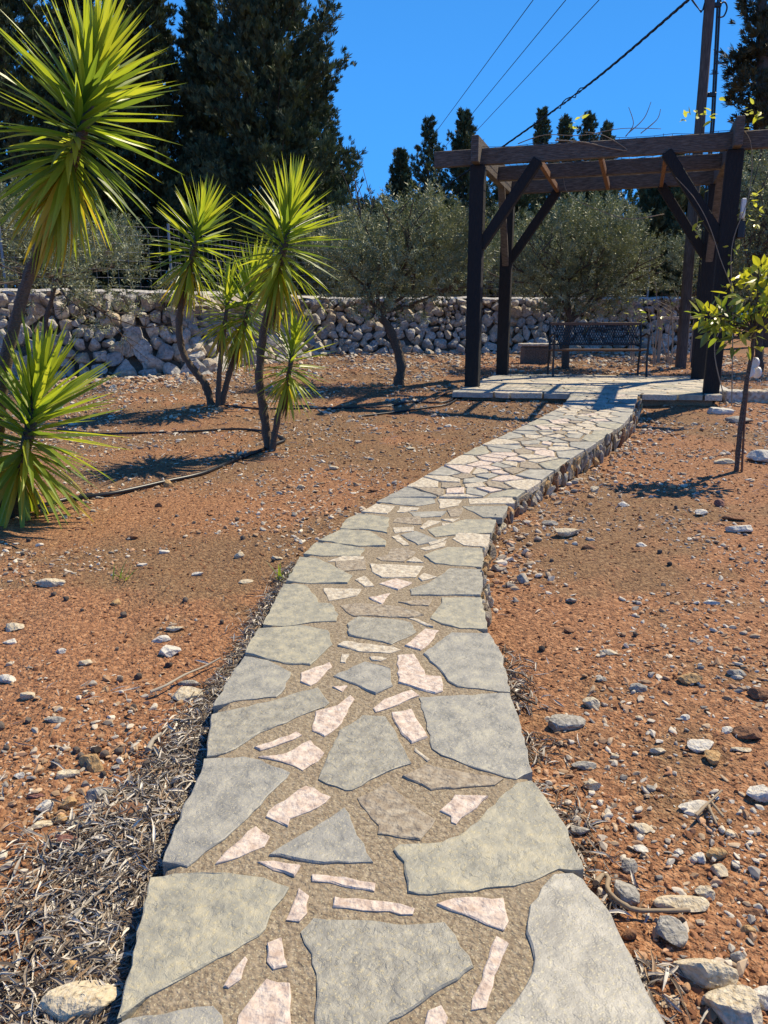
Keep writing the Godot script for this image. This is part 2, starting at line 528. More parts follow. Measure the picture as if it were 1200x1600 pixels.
# ---------------------------------------------------------------- ground
func ground() -> void:
	var xs := PackedFloat32Array([0.0])
	var v := 0.0
	while v < 160.0:
		v += 0.028 * (1.0 + 0.45 * v)
		xs.append(v)
		xs.insert(0, -v)
	var zs := PackedFloat32Array()
	v = 40.0
	while v > 0.0:
		zs.append(v)
		v -= 0.05 + 0.25 * v
	v = 0.0
	while v < 200.0:
		zs.append(-v)
		v += 0.022 * (1.0 + 0.5 * v)
	var pos := PackedVector3Array()
	var nor := PackedVector3Array()
	var col := PackedColorArray()
	for z in zs:
		for x in xs:
			pos.append(Vector3(x, soil_y(x, z), z))
			var moss := smoothstep(-0.25, 0.3, patch.get_noise_2d(x, z) + 0.5 * lump.get_noise_2d(x * 1.5, z * 1.5) + (0.2 if x < 1.5 else -0.25) + clampf((-z - 3.6) * 0.35, -0.5, 0.25))
			var dusty := clampf(patch.get_noise_2d(x + 40.0, z) * 2.0, 0.0, 1.0)
			var c := Color(1, 1, 1).lerp(Color(0.60, 0.76, 0.78), moss * 0.85).lerp(Color(1.25, 1.12, 1.0), dusty * 0.5)
			col.append(c)
	var w := xs.size()
	for j in zs.size():
		for i in w:
			var a := pos[j * w + mini(i + 1, w - 1)] - pos[j * w + maxi(i - 1, 0)]
			var b := pos[mini(j + 1, zs.size() - 1) * w + i] - pos[maxi(j - 1, 0) * w + i]
			var n := b.cross(a).normalized()
			nor.append(n if n.y > 0 else -n)
	var idx := PackedInt32Array()
	for j in zs.size() - 1:
		for i in w - 1:
			var k := j * w + i
			idx.append_array([k, k + w + 1, k + 1, k, k + w, k + w + 1])
	var arr := []
	arr.resize(Mesh.ARRAY_MAX)
	arr[Mesh.ARRAY_VERTEX] = pos
	arr[Mesh.ARRAY_NORMAL] = nor
	arr[Mesh.ARRAY_COLOR] = col
	arr[Mesh.ARRAY_INDEX] = idx
	var mesh := ArrayMesh.new()
	mesh.add_surface_from_arrays(Mesh.PRIMITIVE_TRIANGLES, arr)
	var o := part("soil_ground", mesh, M.soil, self)
	tag(o, "red brown stony soil of the garden", "ground", "", "structure")

func points(s: String) -> PackedVector2Array:
	var out := PackedVector2Array()
	for q in s.split(" ", false):
		var c := q.split(",")
		out.append(Vector2(float(c[0]), float(c[1])))
	return out

func find_edges() -> void:
	for q in points("140,1700 185,1595 212,1470 230,1385 253,1345 280,1270 308,1200 323,1165 330,1110 355,1062 382,1022 408,980 425,947 440,914 458,888 472,866 495,846 530,826 560,801 587,785 615,771 650,752 690,728 735,703 787,680 838,656 876,636 886,624 893,612"):
		var p := on(q.x, q.y, true)
		edge_l.append(Vector2(p.z, p.x))
	for q in points("1085,1700 1040,1600 990,1500 955,1430 912,1365 885,1297 832,1212 818,1163 798,1085 785,1022 765,988 758,945 755,900 757,873 764,848 776,812 796,790 815,775 850,752 885,724 932,694 975,664 990,646 996,626 1000,612"):
		var p := on(q.x, q.y, true)
		edge_r.append(Vector2(p.z, p.x))

func path_outline() -> PackedVector2Array:
	var out := PackedVector2Array()
	for e in edge_l:
		out.append(Vector2(e.y, e.x))
	for i in range(edge_r.size() - 1, -1, -1):
		out.append(Vector2(edge_r[i].y, edge_r[i].x))
	return out

func paving() -> void:
	# the bed of sandy mortar, a raised slab with sloping sides
	var st := begin()
	var rows := []
	var z := edge_l[0].x
	var z1 := minf(edge_l[-1].x, edge_r[-1].x)
	while z > z1:
		var l := along(edge_l, z) + 0.012 + 0.006 * lump.get_noise_2d(z * 4.0, 3.0)
		var r := along(edge_r, z) - 0.012 + 0.006 * lump.get_noise_2d(z * 4.0, 9.0)
		var row := [Vector3(l + 0.01, path_y(z) - 0.35, z)]
		for k in 29:
			var x := lerpf(l, r, k / 28.0)
			row.append(Vector3(x, path_y(z) - 0.0015 - (0.012 if k == 0 or k == 28 else 0.0) + 0.0016 * grit.get_noise_2d(x * 1.5, z * 1.5) + 0.0012 * lump.get_noise_2d(x * 2.0, z * 2.0), z))
		row.append(Vector3(r - 0.01, path_y(z) - 0.35, z))
		rows.append(row)
		z -= 0.03
	for j in rows.size() - 1:
		for k in 30:
			var side := Vector3.LEFT if k == 0 else Vector3.RIGHT if k == 29 else Vector3.UP
			quad(st, rows[j][k], rows[j][k + 1], rows[j + 1][k + 1], rows[j + 1][k], side)
	for e in [0, rows.size() - 1]:
		for k in range(1, 29):
			quad(st, rows[e][k], rows[e][k + 1], rows[e][k + 1] - Vector3(0, 0.3, 0), rows[e][k] - Vector3(0, 0.3, 0), Vector3.BACK if e == 0 else Vector3.FORWARD)
	var path := part("garden_path", st.commit(), M.mortar, self)
	tag(path, "winding crazy paved path of grey and pink flagstones set in sandy mortar", "path", "", "structure")
	var kinds := {"g": M.slate, "b": M.slate_blue, "y": M.slate_yellow, "p": M.pink_stone, "c": M.cream_stone, "n": M.brown_stone}
	var lay := func(x: float, zz: float, h: float) -> Vector3: return Vector3(x, path_y(zz) + h, zz)
	for s in [
		"y 235,1372 293,1365 353,1364 413,1372 452,1387 443,1403 425,1423 415,1452 405,1463 360,1490 340,1498 293,1525 260,1543 227,1560 190,1590 183,1593 197,1533 213,1473 230,1400",
		"b 178,1605 200,1593 253,1586 307,1574 333,1573 347,1588 350,1605 340,1645 165,1655",
		"p 467,1388 483,1400 480,1427 468,1440 447,1438 458,1412", "p 417,1475 440,1467 449,1510 427,1515 417,1503",
		"p 383,1495 387,1500 377,1530 357,1544 349,1542 363,1518", "p 416,1530 453,1537 455,1600 450,1622 365,1622 373,1587",
		"g 470,1457 490,1435 530,1438 650,1445 695,1442 712,1462 740,1512 715,1532 690,1545 660,1567 610,1595 590,1617 495,1622 495,1540 487,1490",
		"p 522,1402 555,1404 605,1409 648,1420 645,1429 590,1424 520,1418", "p 682,1414 710,1404 787,1404 795,1440 787,1454 760,1445 725,1429",
		"p 775,1464 795,1475 785,1495 760,1575 736,1579 755,1515",
		"g 865,1367 895,1365 912,1376 955,1430 990,1500 1015,1560 1040,1602 1062,1650 735,1655 775,1599 822,1540 835,1500 822,1458 828,1415",
		"p 668,1580 690,1572 700,1590 692,1612 662,1607", "p 487,1367 540,1371 587,1380 585,1393 555,1389 515,1379 487,1377",
		"b 318,1188 380,1183 407,1188 453,1208 440,1223 413,1250 397,1267 363,1300 293,1355 254,1347 273,1293 307,1220",
		"g 330,1118 373,1107 427,1095 473,1080 497,1075 515,1098 507,1105 473,1117 447,1130 407,1145 380,1163 353,1177 323,1184 325,1153",
		"p 397,1168 427,1158 463,1143 472,1149 440,1162 407,1173", "p 403,1183 447,1177 485,1157 507,1177 497,1190 473,1204 440,1190",
		"p 493,1112 527,1103 547,1087 554,1092 542,1115 527,1137 507,1151 488,1142",
		"g 530,1142 567,1118 603,1122 620,1147 643,1193 607,1205 550,1235 540,1235 498,1218 507,1195 520,1167",
		"p 478,1228 517,1245 497,1262 453,1280 450,1292 415,1277 420,1267", "p 400,1291 422,1307 413,1323 373,1340 337,1350 353,1330",
		"b 538,1262 553,1293 583,1347 507,1350 420,1337 457,1313 500,1287", "p 402,1347 427,1345 470,1353 460,1370 427,1360",
		"g 655,1090 723,1087 797,1085 807,1113 820,1163 832,1206 807,1218 740,1200 690,1180 675,1170 667,1130",
		"p 612,1113 643,1108 655,1130 668,1152 643,1162 627,1147", "p 583,1107 600,1093 643,1078 655,1087 620,1102 587,1113",
		"c 648,1168 672,1187 668,1190 647,1173", "n 628,1213 667,1195 707,1203 787,1217 773,1227 727,1230 673,1235 650,1223",
		"p 687,1267 710,1243 763,1245 733,1270 722,1277 713,1288 705,1285 705,1275",
		"n 558,1247 607,1223 633,1247 655,1265 680,1282 657,1313 590,1303 592,1290 573,1268",
		"y 615,1328 623,1320 690,1317 727,1300 753,1277 780,1247 807,1224 830,1221 853,1247 887,1297 912,1360 873,1358 833,1377 803,1385 673,1398 637,1395 632,1347",
		"y 468,870 494,872 521,884 551,900 543,912 479,912 447,908 458,890", "y 442,913 475,915 492,930 497,942 517,944 529,960 526,971 490,972 445,979 411,976 425,947",
		"y 405,982 470,977 512,985 520,1007 485,1039 445,1037 383,1022 388,1007", "g 382,1027 420,1033 455,1051 440,1083 432,1089 380,1094 333,1104 355,1065",
		"c 505,919 565,921 557,931 514,939", "n 531,946 557,942 620,947 650,955 662,961 635,966 580,962 553,963 540,955",
		"g 542,976 560,965 620,968 642,973 651,988 612,1007 580,1000 545,993", "c 527,1009 537,1003 590,1008 615,1011 626,1016 610,1021 560,1018",
		"c 534,1023 546,1024 540,1036 532,1035", "c 577,1027 592,1026 605,1029 595,1033 580,1032", "p 470,1052 515,1035 519,1042 500,1062 485,1072 469,1066",
		"b 521,1057 570,1034 610,1045 614,1072 587,1085 560,1072", "p 519,1074 543,1072 535,1081", "c 555,906 570,900 585,916 570,917", "p 592,912 620,904 644,911 622,922",
		"p 576,934 610,927 597,945", "n 622,941 675,936 670,947 642,946", "c 637,966 652,967 677,980 665,978", "p 632,1009 665,982 686,985 670,1007 657,1016",
		"p 621,1024 647,1022 657,1040 665,1055 689,1057 692,1080 680,1084 622,1067", "g 640,921 670,911 695,895 704,888 752,890 754,912 751,931 642,930",
		"y 672,967 690,942 690,935 752,934 758,962 762,984 720,982 690,975", "g 661,1022 702,992 705,989 764,990 784,1022 797,1082 715,1073 700,1065 680,1040",
		"c 653,903 662,896 683,902 659,908", "c 578,881 662,885 650,902 596,903 581,893", "n 570,874 572,890 530,893 524,878", "c 512,878 536,869 569,870 566,876",
		"y 474,866 494,848 530,850 570,858 563,869 500,869", "y 497,844 533,827 578,830 603,845 602,854 560,854", "y 531,826 540,812 560,802 608,809 605,833 575,828",
		"c 564,800 587,787 617,791 605,803", "g 588,785 614,771 677,779 680,786 650,791", "y 662,869 698,855 754,857 756,873 752,887 680,881",
		"c 707,842 716,833 766,836 762,855 725,852", "y 668,828 728,812 775,813 768,833 710,836 680,839", "g 722,791 794,791 785,810 755,809", "c 732,780 800,775 804,787 734,788",
		"n 588,872 632,858 650,863 632,878 596,876", "c 635,878 647,870 662,879", "c 656,857 698,846 695,854 665,860", "g 627,836 650,830 686,845 653,852", "c 612,839 623,836 640,852 630,852",
		"c 614,825 647,824 647,830 617,833", "c 656,825 668,813 689,815 662,827", "n 614,816 620,809 656,807 659,820", "g 638,800 698,800 689,807 650,809", "c 620,800 625,792 648,795 632,801", "c 689,812 719,810 707,816", "c 684,780 722,782 716,790 688,795", "n 698,797 724,794 718,806 704,808", "c 640,793 655,794 652,798 641,798", "c 690,817 716,818 709,826 694,824", "n 610,858 640,856 622,868 606,866", "c 668,847 700,840 692,846 672,852",
	]:
		var poly := PackedVector2Array()
		for q in points(s.substr(2)):
			var p := on(q.x, q.y, true)
			poly.append(Vector2(p.x, p.z))
		var far := -poly[0].y
		var stone_mat: Material = kinds[s[0]]
		if s[0] == "g":
			stone_mat = [M.slate, M.slate_green, M.slate, M.slate_pale][rng.randi() % 4]
		var big: bool = s[0] in "gby"
		var rim := roughened(poly, 0.016 + 0.006 * far, 0.0025 + 0.0006 * far)
		var made := slab(rim, lay, 0.03, 0.0030 if big else 0.0026, 0.0025, 0.0024 if big else 0.0018, 0.0, 0.03 + 0.008 * far if big else 0.03)
		part("paving_stone", made[0], stone_mat, path, Transform3D(Basis(), made[1]))
	# beyond, where the stones show a hand's width and less: the same crazy paving, worked out along the path
	var start := on(600, 779, true).z
	var seeds := PackedVector2Array()
	var zz := start - 0.08
	while zz > z1 - 0.3:
		seeds.append(Vector2(along(edge_l, zz) + rng.randf_range(0.07, 0.15), zz))
		zz -= rng.randf_range(0.2, 0.33)
	zz = start - 0.05
	while zz > z1 - 0.3:
		seeds.append(Vector2(along(edge_r, zz) - rng.randf_range(0.07, 0.15), zz))
		zz -= rng.randf_range(0.2, 0.33)
	for tries in 1600:
		var s := Vector2(0, rng.randf_range(z1 - 0.2, start))
		s.x = lerpf(along(edge_l, s.y), along(edge_r, s.y), rng.randf_range(0.24, 0.76))
		var ok := true
		var gap := rng.randf_range(0.07, 0.19)
		for q in seeds:
			if q.distance_to(s) < gap:
				ok = false
				break
		if ok:
			seeds.append(s)
	var zone := path_outline()
	var cut := PackedVector2Array([Vector2(-3, start), Vector2(5, start), Vector2(5, z1), Vector2(-3, z1)])
	zone = largest(Geometry2D.intersect_polygons(zone, cut))
	var terrace := PackedVector2Array()
	for q in patio_outline():
		var w := from_pergola(Vector3(q.x, 0, q.y))
		terrace.append(Vector2(w.x, w.z))
	zone = largest(Geometry2D.clip_polygons(zone, largest(Geometry2D.offset_polygon(terrace, 0.008))))
	kinds["s"] = M.slate_pale
	var tones := ["y", "s", "s", "c", "b", "c", "y"]
	for i in seeds.size():
		var c := largest(Geometry2D.intersect_polygons(cell(seeds, i, 0.5), zone))
		if c.size() < 3:
			continue
		c = largest(Geometry2D.offset_polygon(c, -rng.randf_range(0.007, 0.013), Geometry2D.JOIN_MITER))
		if c.size() < 3:
			continue
		var edge_one: bool = absf(seeds[i].x - along(edge_l, seeds[i].y)) < 0.18 or absf(seeds[i].x - along(edge_r, seeds[i].y)) < 0.18
		var rim := roughened(c, 0.06, 0.005)
		var made := slab(rim, lay, 0.03, 0.008, 0.005, 0.003, 0.0, 0.09)
		part("paving_stone", made[0], kinds[tones[rng.randi() % 7]] if edge_one else kinds[["c", "s", "n", "c", "s", "c", "p"][rng.randi() % 7]], path, Transform3D(Basis(), made[1]))
	# the rough stones that shore up the right hand side
	zz = -2.6
	while zz > z1 + 0.3:
		var tall := maxf(path_y(zz) - soil_level(zz), 0.06)
		for row in 2:
			var x := along(edge_r, zz) + rng.randf_range(-0.03, 0.0) + 0.02 * row
			var way := Vector2(along(edge_r, zz - 0.1) - along(edge_r, zz + 0.1), -0.2).angle()
			var b := Basis(Vector3.UP, -way + rng.randf_range(-0.35, 0.35)) * Basis(Vector3.FORWARD, rng.randf_range(-0.5, 0.5)) * Basis(Vector3.RIGHT, rng.randf_range(-0.1, 0.35))
			b = b.scaled_local(Vector3(rng.randf_range(0.016, 0.045), tall * rng.randf_range(0.38, 0.68), rng.randf_range(0.012, 0.026)))
			part("edge_stone", rocks[rng.randi() % rocks.size()], [M.rock_brown, M.brown_stone, M.rock_cream, M.brown_stone, M.rock_grey, M.mortar, M.rock_ochre][rng.randi() % 7], path, Transform3D(b, Vector3(x, path_y(zz) - tall * (rng.randf_range(0.4, 0.6) + 0.25 * row), zz + rng.randf_range(-0.02, 0.02))))
		zz -= rng.randf_range(0.042, 0.08)

func patio() -> void:
	var zone := roughened(patio_outline(), 0.16, 0.03)
	var st := begin()
	var under := largest(Geometry2D.offset_polygon(patio_outline(), -0.10, Geometry2D.JOIN_MITER))
	var mid := Vector2()
	for q in under:
		mid += q / under.size()
	for i in under.size():
		var a := Vector3(under[i].x, 0, under[i].y)
		var b := Vector3(under[(i + 1) % under.size()].x, 0, under[(i + 1) % under.size()].y)
		tri(st, a, b, Vector3(mid.x, 0, mid.y), Vector3.UP)
		quad(st, a, b, b - Vector3(0, 0.34, 0), a - Vector3(0, 0.34, 0), (a + b) / 2.0 - Vector3(mid.x, 0, mid.y))
	var base := part("patio", st.commit(), M.mortar, self, Transform3D(Basis(Vector3.UP, pergola_turn), pergola_at))
	tag(base, "low crazy paved stone terrace under the pergola", "terrace", "", "structure")
	var seeds := PackedVector2Array()
	for tries in 3000:
		var s := Vector2(rng.randf_range(-0.1, 2.8), rng.randf_range(-2.7, 0.8))
		if not Geometry2D.is_point_in_polygon(s, zone):
			continue
		var ok := true
		for q in seeds:
			if q.distance_to(s) < 0.25:
				ok = false
				break
		if ok:
			seeds.append(s)
	var lay := func(x: float, z: float, h: float) -> Vector3: return Vector3(x, h, z)
	for i in seeds.size():
		var c := largest(Geometry2D.intersect_polygons(cell(seeds, i, 0.7), zone))
		c = largest(Geometry2D.offset_polygon(c, -0.012, Geometry2D.JOIN_MITER))
		if c.size() < 3:
			continue
		var made := slab(roughened(c, 0.08, 0.008), lay, 0.05, 0.008, 0.006, 0.003, 0.0, 0.12)
		part("paving_stone", made[0], [M.slate_pale, M.cream_stone, M.slate_pale, M.cream_stone, M.slate_yellow, M.cream_stone][rng.randi() % 6], base, Transform3D(Basis(), made[1]))

func patio_outline() -> PackedVector2Array:
	return PackedVector2Array([Vector2(-0.08, 0.76), Vector2(1.3, 0.56), Vector2(2.74, 0.25), Vector2(2.8, -2.7), Vector2(-0.1, -2.3)])

# ---------------------------------------------------------------- walls
func wall(called: String, label: String, line: Array, top: Array, spacing: float, count: int, batter: float) -> void:
	var root := thing(called, Vector3(line[0].x, 0, line[0].y), label, "stone wall", "dry stone walls of the garden")
	var o := root.position
	var st := begin()
	var lengths := [0.0]
	for i in line.size() - 1:
		lengths.append(lengths[-1] + line[i].distance_to(line[i + 1]))
	var spot := func(u: float, v: float, h: float) -> Vector3:
		var i := 0
		while i < line.size() - 2 and u > lengths[i + 1]:
			i += 1
		var k: float = (u - lengths[i]) / (lengths[i + 1] - lengths[i])
		var a: Vector2 = line[i].lerp(line[i + 1], k)
		var d: Vector2 = (line[i + 1] - line[i]).normalized()
		var n := Vector3(-d.y, 0, d.x)
		return Vector3(a.x, v, a.y) + n * (h - batter * v) - o
	# mortared capping
	var capst := begin()
	var steps := int(lengths[-1] / 0.25)
	for s in steps:
		var u0: float = lengths[-1] * s / steps
		var u1: float = lengths[-1] * (s + 1) / steps
		var q := []
		for u in [u0, u1]:
			var i := 0
			while i < line.size() - 2 and u > lengths[i + 1]:
				i += 1
			var tv: float = lerpf(top[i], top[i + 1], (u - lengths[i]) / (lengths[i + 1] - lengths[i]))
			var y := tv + 0.035 * lump.get_noise_2d(u * 1.6, 7.0)
			q.append_array([spot.call(u, y - 0.035, 0.03 + batter * tv), spot.call(u, y, -0.02 + batter * tv), spot.call(u, y + 0.01, -0.4 + batter * tv)])
		for u in [u0, u1]:
			for v in [-0.25, 1.4]:
				q.append(spot.call(u, v, -0.10))
				q.append(spot.call(u, v, -0.42 + batter * v * 0.5))
		quad(st, q[6], q[10], q[12], q[8], q[0] - q[2])
		quad(st, q[7], q[11], q[13], q[9], q[2] - q[0])
		quad(st, q[8], q[12], q[13], q[9], Vector3.UP)
		quad(capst, q[0], q[3], q[4], q[1], q[0] - q[2])
		quad(capst, q[1], q[4], q[5], q[2], Vector3.UP)
	part("wall_core", st.commit(), M.wall_core, root)
	part("capping", capst.commit(), M.wall_stone, root)
	var seeds := PackedVector2Array()
	for tries in 26000:
		var u := rng.randf_range(-0.05, lengths[-1] + 0.05)
		var s := Vector2(u, rng.randf_range(0.0, 1.48))
		var low := (1.0 if s.y > 0.5 else 1.35) * (1.0 + 0.9 * lump.get_noise_2d(s.x * 0.6, s.y * 0.8 + 20.0))
		var ok := true
		for q in seeds:
			if Vector2((q.x - s.x) * 0.74, q.y - s.y).length() < spacing * low * 0.86:
				ok = false
				break
		if ok:
			seeds.append(s)
	var made_all := []
	for i in seeds.size():
		var c := cell(seeds, i, 0.9)
		var h := 1.2
		for k in line.size() - 1:
			if seeds[i].x <= lengths[k + 1] or k == line.size() - 2:
				h = lerpf(top[k], top[k + 1], clampf((seeds[i].x - lengths[k]) / (lengths[k + 1] - lengths[k]), 0, 1))
				break
		c = largest(Geometry2D.intersect_polygons(c, PackedVector2Array([Vector2(0, -0.1), Vector2(lengths[-1], -0.1), Vector2(lengths[-1], h - 0.0), Vector2(0, h - 0.0)])))
		if c.size() < 3:
			continue
		c = largest(Geometry2D.offset_polygon(c, -rng.randf_range(0.004, 0.016), Geometry2D.JOIN_ROUND))
		if c.size() < 3:
			continue
		var area := 0.0
		for k in c.size():
			area += c[k].cross(c[(k + 1) % c.size()])
		var box := Rect2(c[0], Vector2.ZERO)
		for q in c:
			box = box.expand(q)
		var mid := box.get_center()
		var at: Vector3 = spot.call(mid.x, mid.y, rng.randf_range(-0.03, 0.035))
		var out: Vector3 = ((spot.call(mid.x, mid.y, 1.0) as Vector3) - (spot.call(mid.x, mid.y, 0.0) as Vector3)).normalized()
		var xf := Transform3D(Basis(Vector3.UP.cross(out).normalized(), Vector3.UP, out) * Basis(Vector3.BACK, rng.randf_range(-0.6, 0.6)) * Basis(Vector3.RIGHT, rng.randf_range(-0.5, 0.5)) * Basis(Vector3.UP, rng.randf_range(-0.5, 0.5)), at)
		xf.basis = xf.basis.scaled_local(Vector3(box.size.x * rng.randf_range(0.56, 0.68), box.size.y * rng.randf_range(0.56, 0.68), rng.randf_range(0.10, 0.17)))
		made_all.append([absf(area), [rocks[rng.randi() % rocks.size()], xf], rng.randi() % 4])
	made_all.sort_custom(func(p, q): return p[0] > q[0])
	var rest := [begin(), begin(), begin(), begin()]
	var some := [false, false, false, false]
	var mats := [M.wall_stone, M.wall_stone, M.wall_stone_warm, M.wall_stone_grey]
	for i in made_all.size():
		var m: Array = made_all[i]
		if i < count:
			part("stone", m[1][0], mats[m[2]], root, m[1][1])
		else:
			rest[m[2]].append_from(m[1][0], 0, m[1][1])
			some[m[2]] = true
	for k in 4:
		if some[k]:
			part("small_stones", rest[k].commit(), mats[k], root).set_meta("kind", "stuff")

func walls() -> void:
	wall("stone_wall", "pale rubble wall of large boulders behind the yuccas, nearest the camera", [Vector2(-7.2, -10.2), Vector2(-2.75, -12.0), Vector2(-1.15, -16.1)], [1.42, 1.42, 1.44], 0.165, 300, 0.52)
	wall("stone_wall", "pale dry stone wall running behind the olive tree and the bench", [Vector2(-1.75, -16.0), Vector2(1.9, -16.4), Vector2(6.6, -16.6)], [1.44, 1.45, 1.46], 0.145, 300, 0.48)
	# a lower ledge of squared blocks to the right, at the end of the terrace
	var ledge := thing("stone_ledge", at_z(1165, 615, -8.6), "low pale stone kerb running right from the pergola terrace", "kerb")
	var x := -0.28
	for k in 7:
		var w := rng.randf_range(0.22, 0.34)
		var st := begin()
		block(st, Transform3D(Basis(Vector3.UP, rng.randf_range(-0.04, 0.04)), Vector3(x + w / 2, -0.04 + rng.randf_range(-0.006, 0.006), 0.01 * k)), Vector3(w - 0.012, 0.17, 0.24), 0.012)
		part("stone", st.commit(), [M.wall_stone, M.wall_stone_warm, M.cream_stone][k % 3], ledge)
		x += w
	var seat := thing("stone_block", on(842, 570, false) + Vector3(0, 0, -0.3), "low dark stone block with a pale slab on top, left of the bench", "stone block")
	var st2 := begin()
	block(st2, Transform3D(Basis(), Vector3(0, 0.14, 0)), Vector3(0.52, 0.34, 0.3), 0.03)
	part("block", st2.commit(), M.wall_core, seat)
	var st3 := begin()
	block(st3, Transform3D(Basis(), Vector3(0, 0.335, 0)), Vector3(0.6, 0.045, 0.36), 0.01)
	part("slab", st3.commit(), M.wall_stone, seat)

# ---------------------------------------------------------------- pergola
func pergola() -> void:
	var root := thing("pergola", pergola_at, "dark timber pergola with four posts over the paved terrace", "pergola")
	root.rotation.y = pergola_turn
	var W := 2.63
	var D := 2.15
	var H := 2.44
	for p in [[0.0, 0.0], [W, 0.0], [0.0, -D], [W, -D]]:
		var st := begin()
		block(st, Transform3D(Basis(), Vector3(p[0], H / 2 - 0.03, p[1])), Vector3(0.16, H + 0.06, 0.16), 0.01)
		part("post", st.commit(), M.stained_timber, root)
	for q in [[-0.5, 3.4, 0.0], [0.04, W - 0.04, -1.08], [-0.12, W + 0.12, -D]]:
		var st := begin()
		block(st, Transform3D(Basis(), Vector3((q[0] + q[1]) / 2, H + 0.087, q[2])), Vector3(q[1] - q[0], 0.17, 0.07), 0.008)
		part("beam", st.commit(), M.weathered_timber, root)
	for x in [0.0, W]:
		var st := begin()
		block(st, Transform3D(Basis(), Vector3(x, H + 0.137, -D / 2 + 0.02)), Vector3(0.082, 0.27, D + 0.42), 0.008)
		part("side_beam", st.commit(), M.weathered_timber, root)
	for x in [0.66, 1.31, 1.97]:
		var st := begin()
		block(st, Transform3D(Basis(), Vector3(x, H + 0.03, -D / 2)), Vector3(0.045, 0.075, D - 0.09), 0.005)
		part("rafter", st.commit(), M.orange_timber, root)
	for b in [[0.05, 1.58, 0.66, 0.0, 1.0], [W - 0.05, 1.58, W - 0.66, 0.0, 1.0], [0.05, 1.58, 0.66, -D, 1.0], [W - 0.05, 1.58, W - 0.66, -D, 1.0]]:
		var st := begin()
		bar(st, Vector3(b[0], b[1], b[3]), Vector3(b[2], H + 0.02, b[3]), 0.11, 0.12, Vector3.BACK, 0.008)
		part("brace", st.commit(), M.stained_timber, root)
	for x in [0.0, W]:
		var st := begin()
		bar(st, Vector3(x, 1.5, -D + 0.05), Vector3(x, H + 0.02, -D + 0.62), 0.05, 0.09, Vector3.RIGHT, 0.006)
		part("side_brace", st.commit(), M.weathered_timber, root)
	var wires := begin()
	for k in 25:
		var z := 0.02 - D * k / 24.0
		var line := []
		for i in 14:
			var x := W * i / 13.0
			line.append(Vector3(x, H + 0.195 + 0.02 * lump.get_noise_2d(x * 2, z * 2) - 0.03 * sin(PI * fposmod(x / 0.66, 1.0)) * 0.6, z))
		tube(wires, line, 0.003, 0.003, 3, 0.0, false)
	for k in 31:
		var x := W * k / 30.0
		var line := []
		for i in 8:
			var z := -D * i / 7.0
			line.append(Vector3(x, H + 0.195 + 0.02 * lump.get_noise_2d(x * 2, z * 2) - 0.03 * sin(PI * fposmod(x / 0.66, 1.0)) * 0.6, z))
		tube(wires, line, 0.003, 0.003, 3, 0.0, false)
	part("wire_mesh", wires.commit(), M.dark_wire, root).set_meta("kind", "stuff")
	# a small lamp on the right post
	var lamp := thing("outdoor_lamp", from_pergola(Vector3(W + 0.125, 1.78, 0.02)), "small unlit lamp with white lens fixed to the front right pergola post", "lamp")
	lamp.rotation.y = pergola_turn
	var st4 := begin()
	block(st4, Transform3D(Basis(), Vector3(0, -0.1, 0)), Vector3(0.075, 0.18, 0.09), 0.01)
	part("housing", st4.commit(), M.iron, lamp)
	var st5 := begin()
	block(st5, Transform3D(Basis(), Vector3(0.0, 0.1, 0)), Vector3(0.05, 0.2, 0.06), 0.012)
	part("lens", st5.commit(), M.white_plastic, lamp)

func leaf_shape(length: float, wide: float, segs: int, fold: float, droop: float, peak := 0.4) -> ArrayMesh:
	# a pointed leaf along +Y, folded along its midrib and bent towards -Z
	var st := begin()
	var rows := []
	for i in segs + 1:
		var s := float(i) / segs
		var w := wide * (pow(clampf(s / peak, 0.0, 1.0), 0.5) * 0.6 + 0.4 if s < peak else pow(1.0 - (s - peak) / (1.0 - peak), 0.8)) / 2.0
		if i == segs:
			w = 0.0004
		var c := Vector3(0, length * (s - 0.12 * droop * s * s), -length * droop * s * s * 0.45)
		rows.append([c + Vector3(-w, 0, w * fold), c, c + Vector3(w, 0, w * fold)])
	for i in segs:
		for k in 2:
			quad(st, rows[i][k], rows[i][k + 1], rows[i + 1][k + 1], rows[i + 1][k], Vector3(0, 0.1, 1))
	return st.commit()

# ---------------------------------------------------------------- yuccas
var yucca_leaves: Array[ArrayMesh] = []

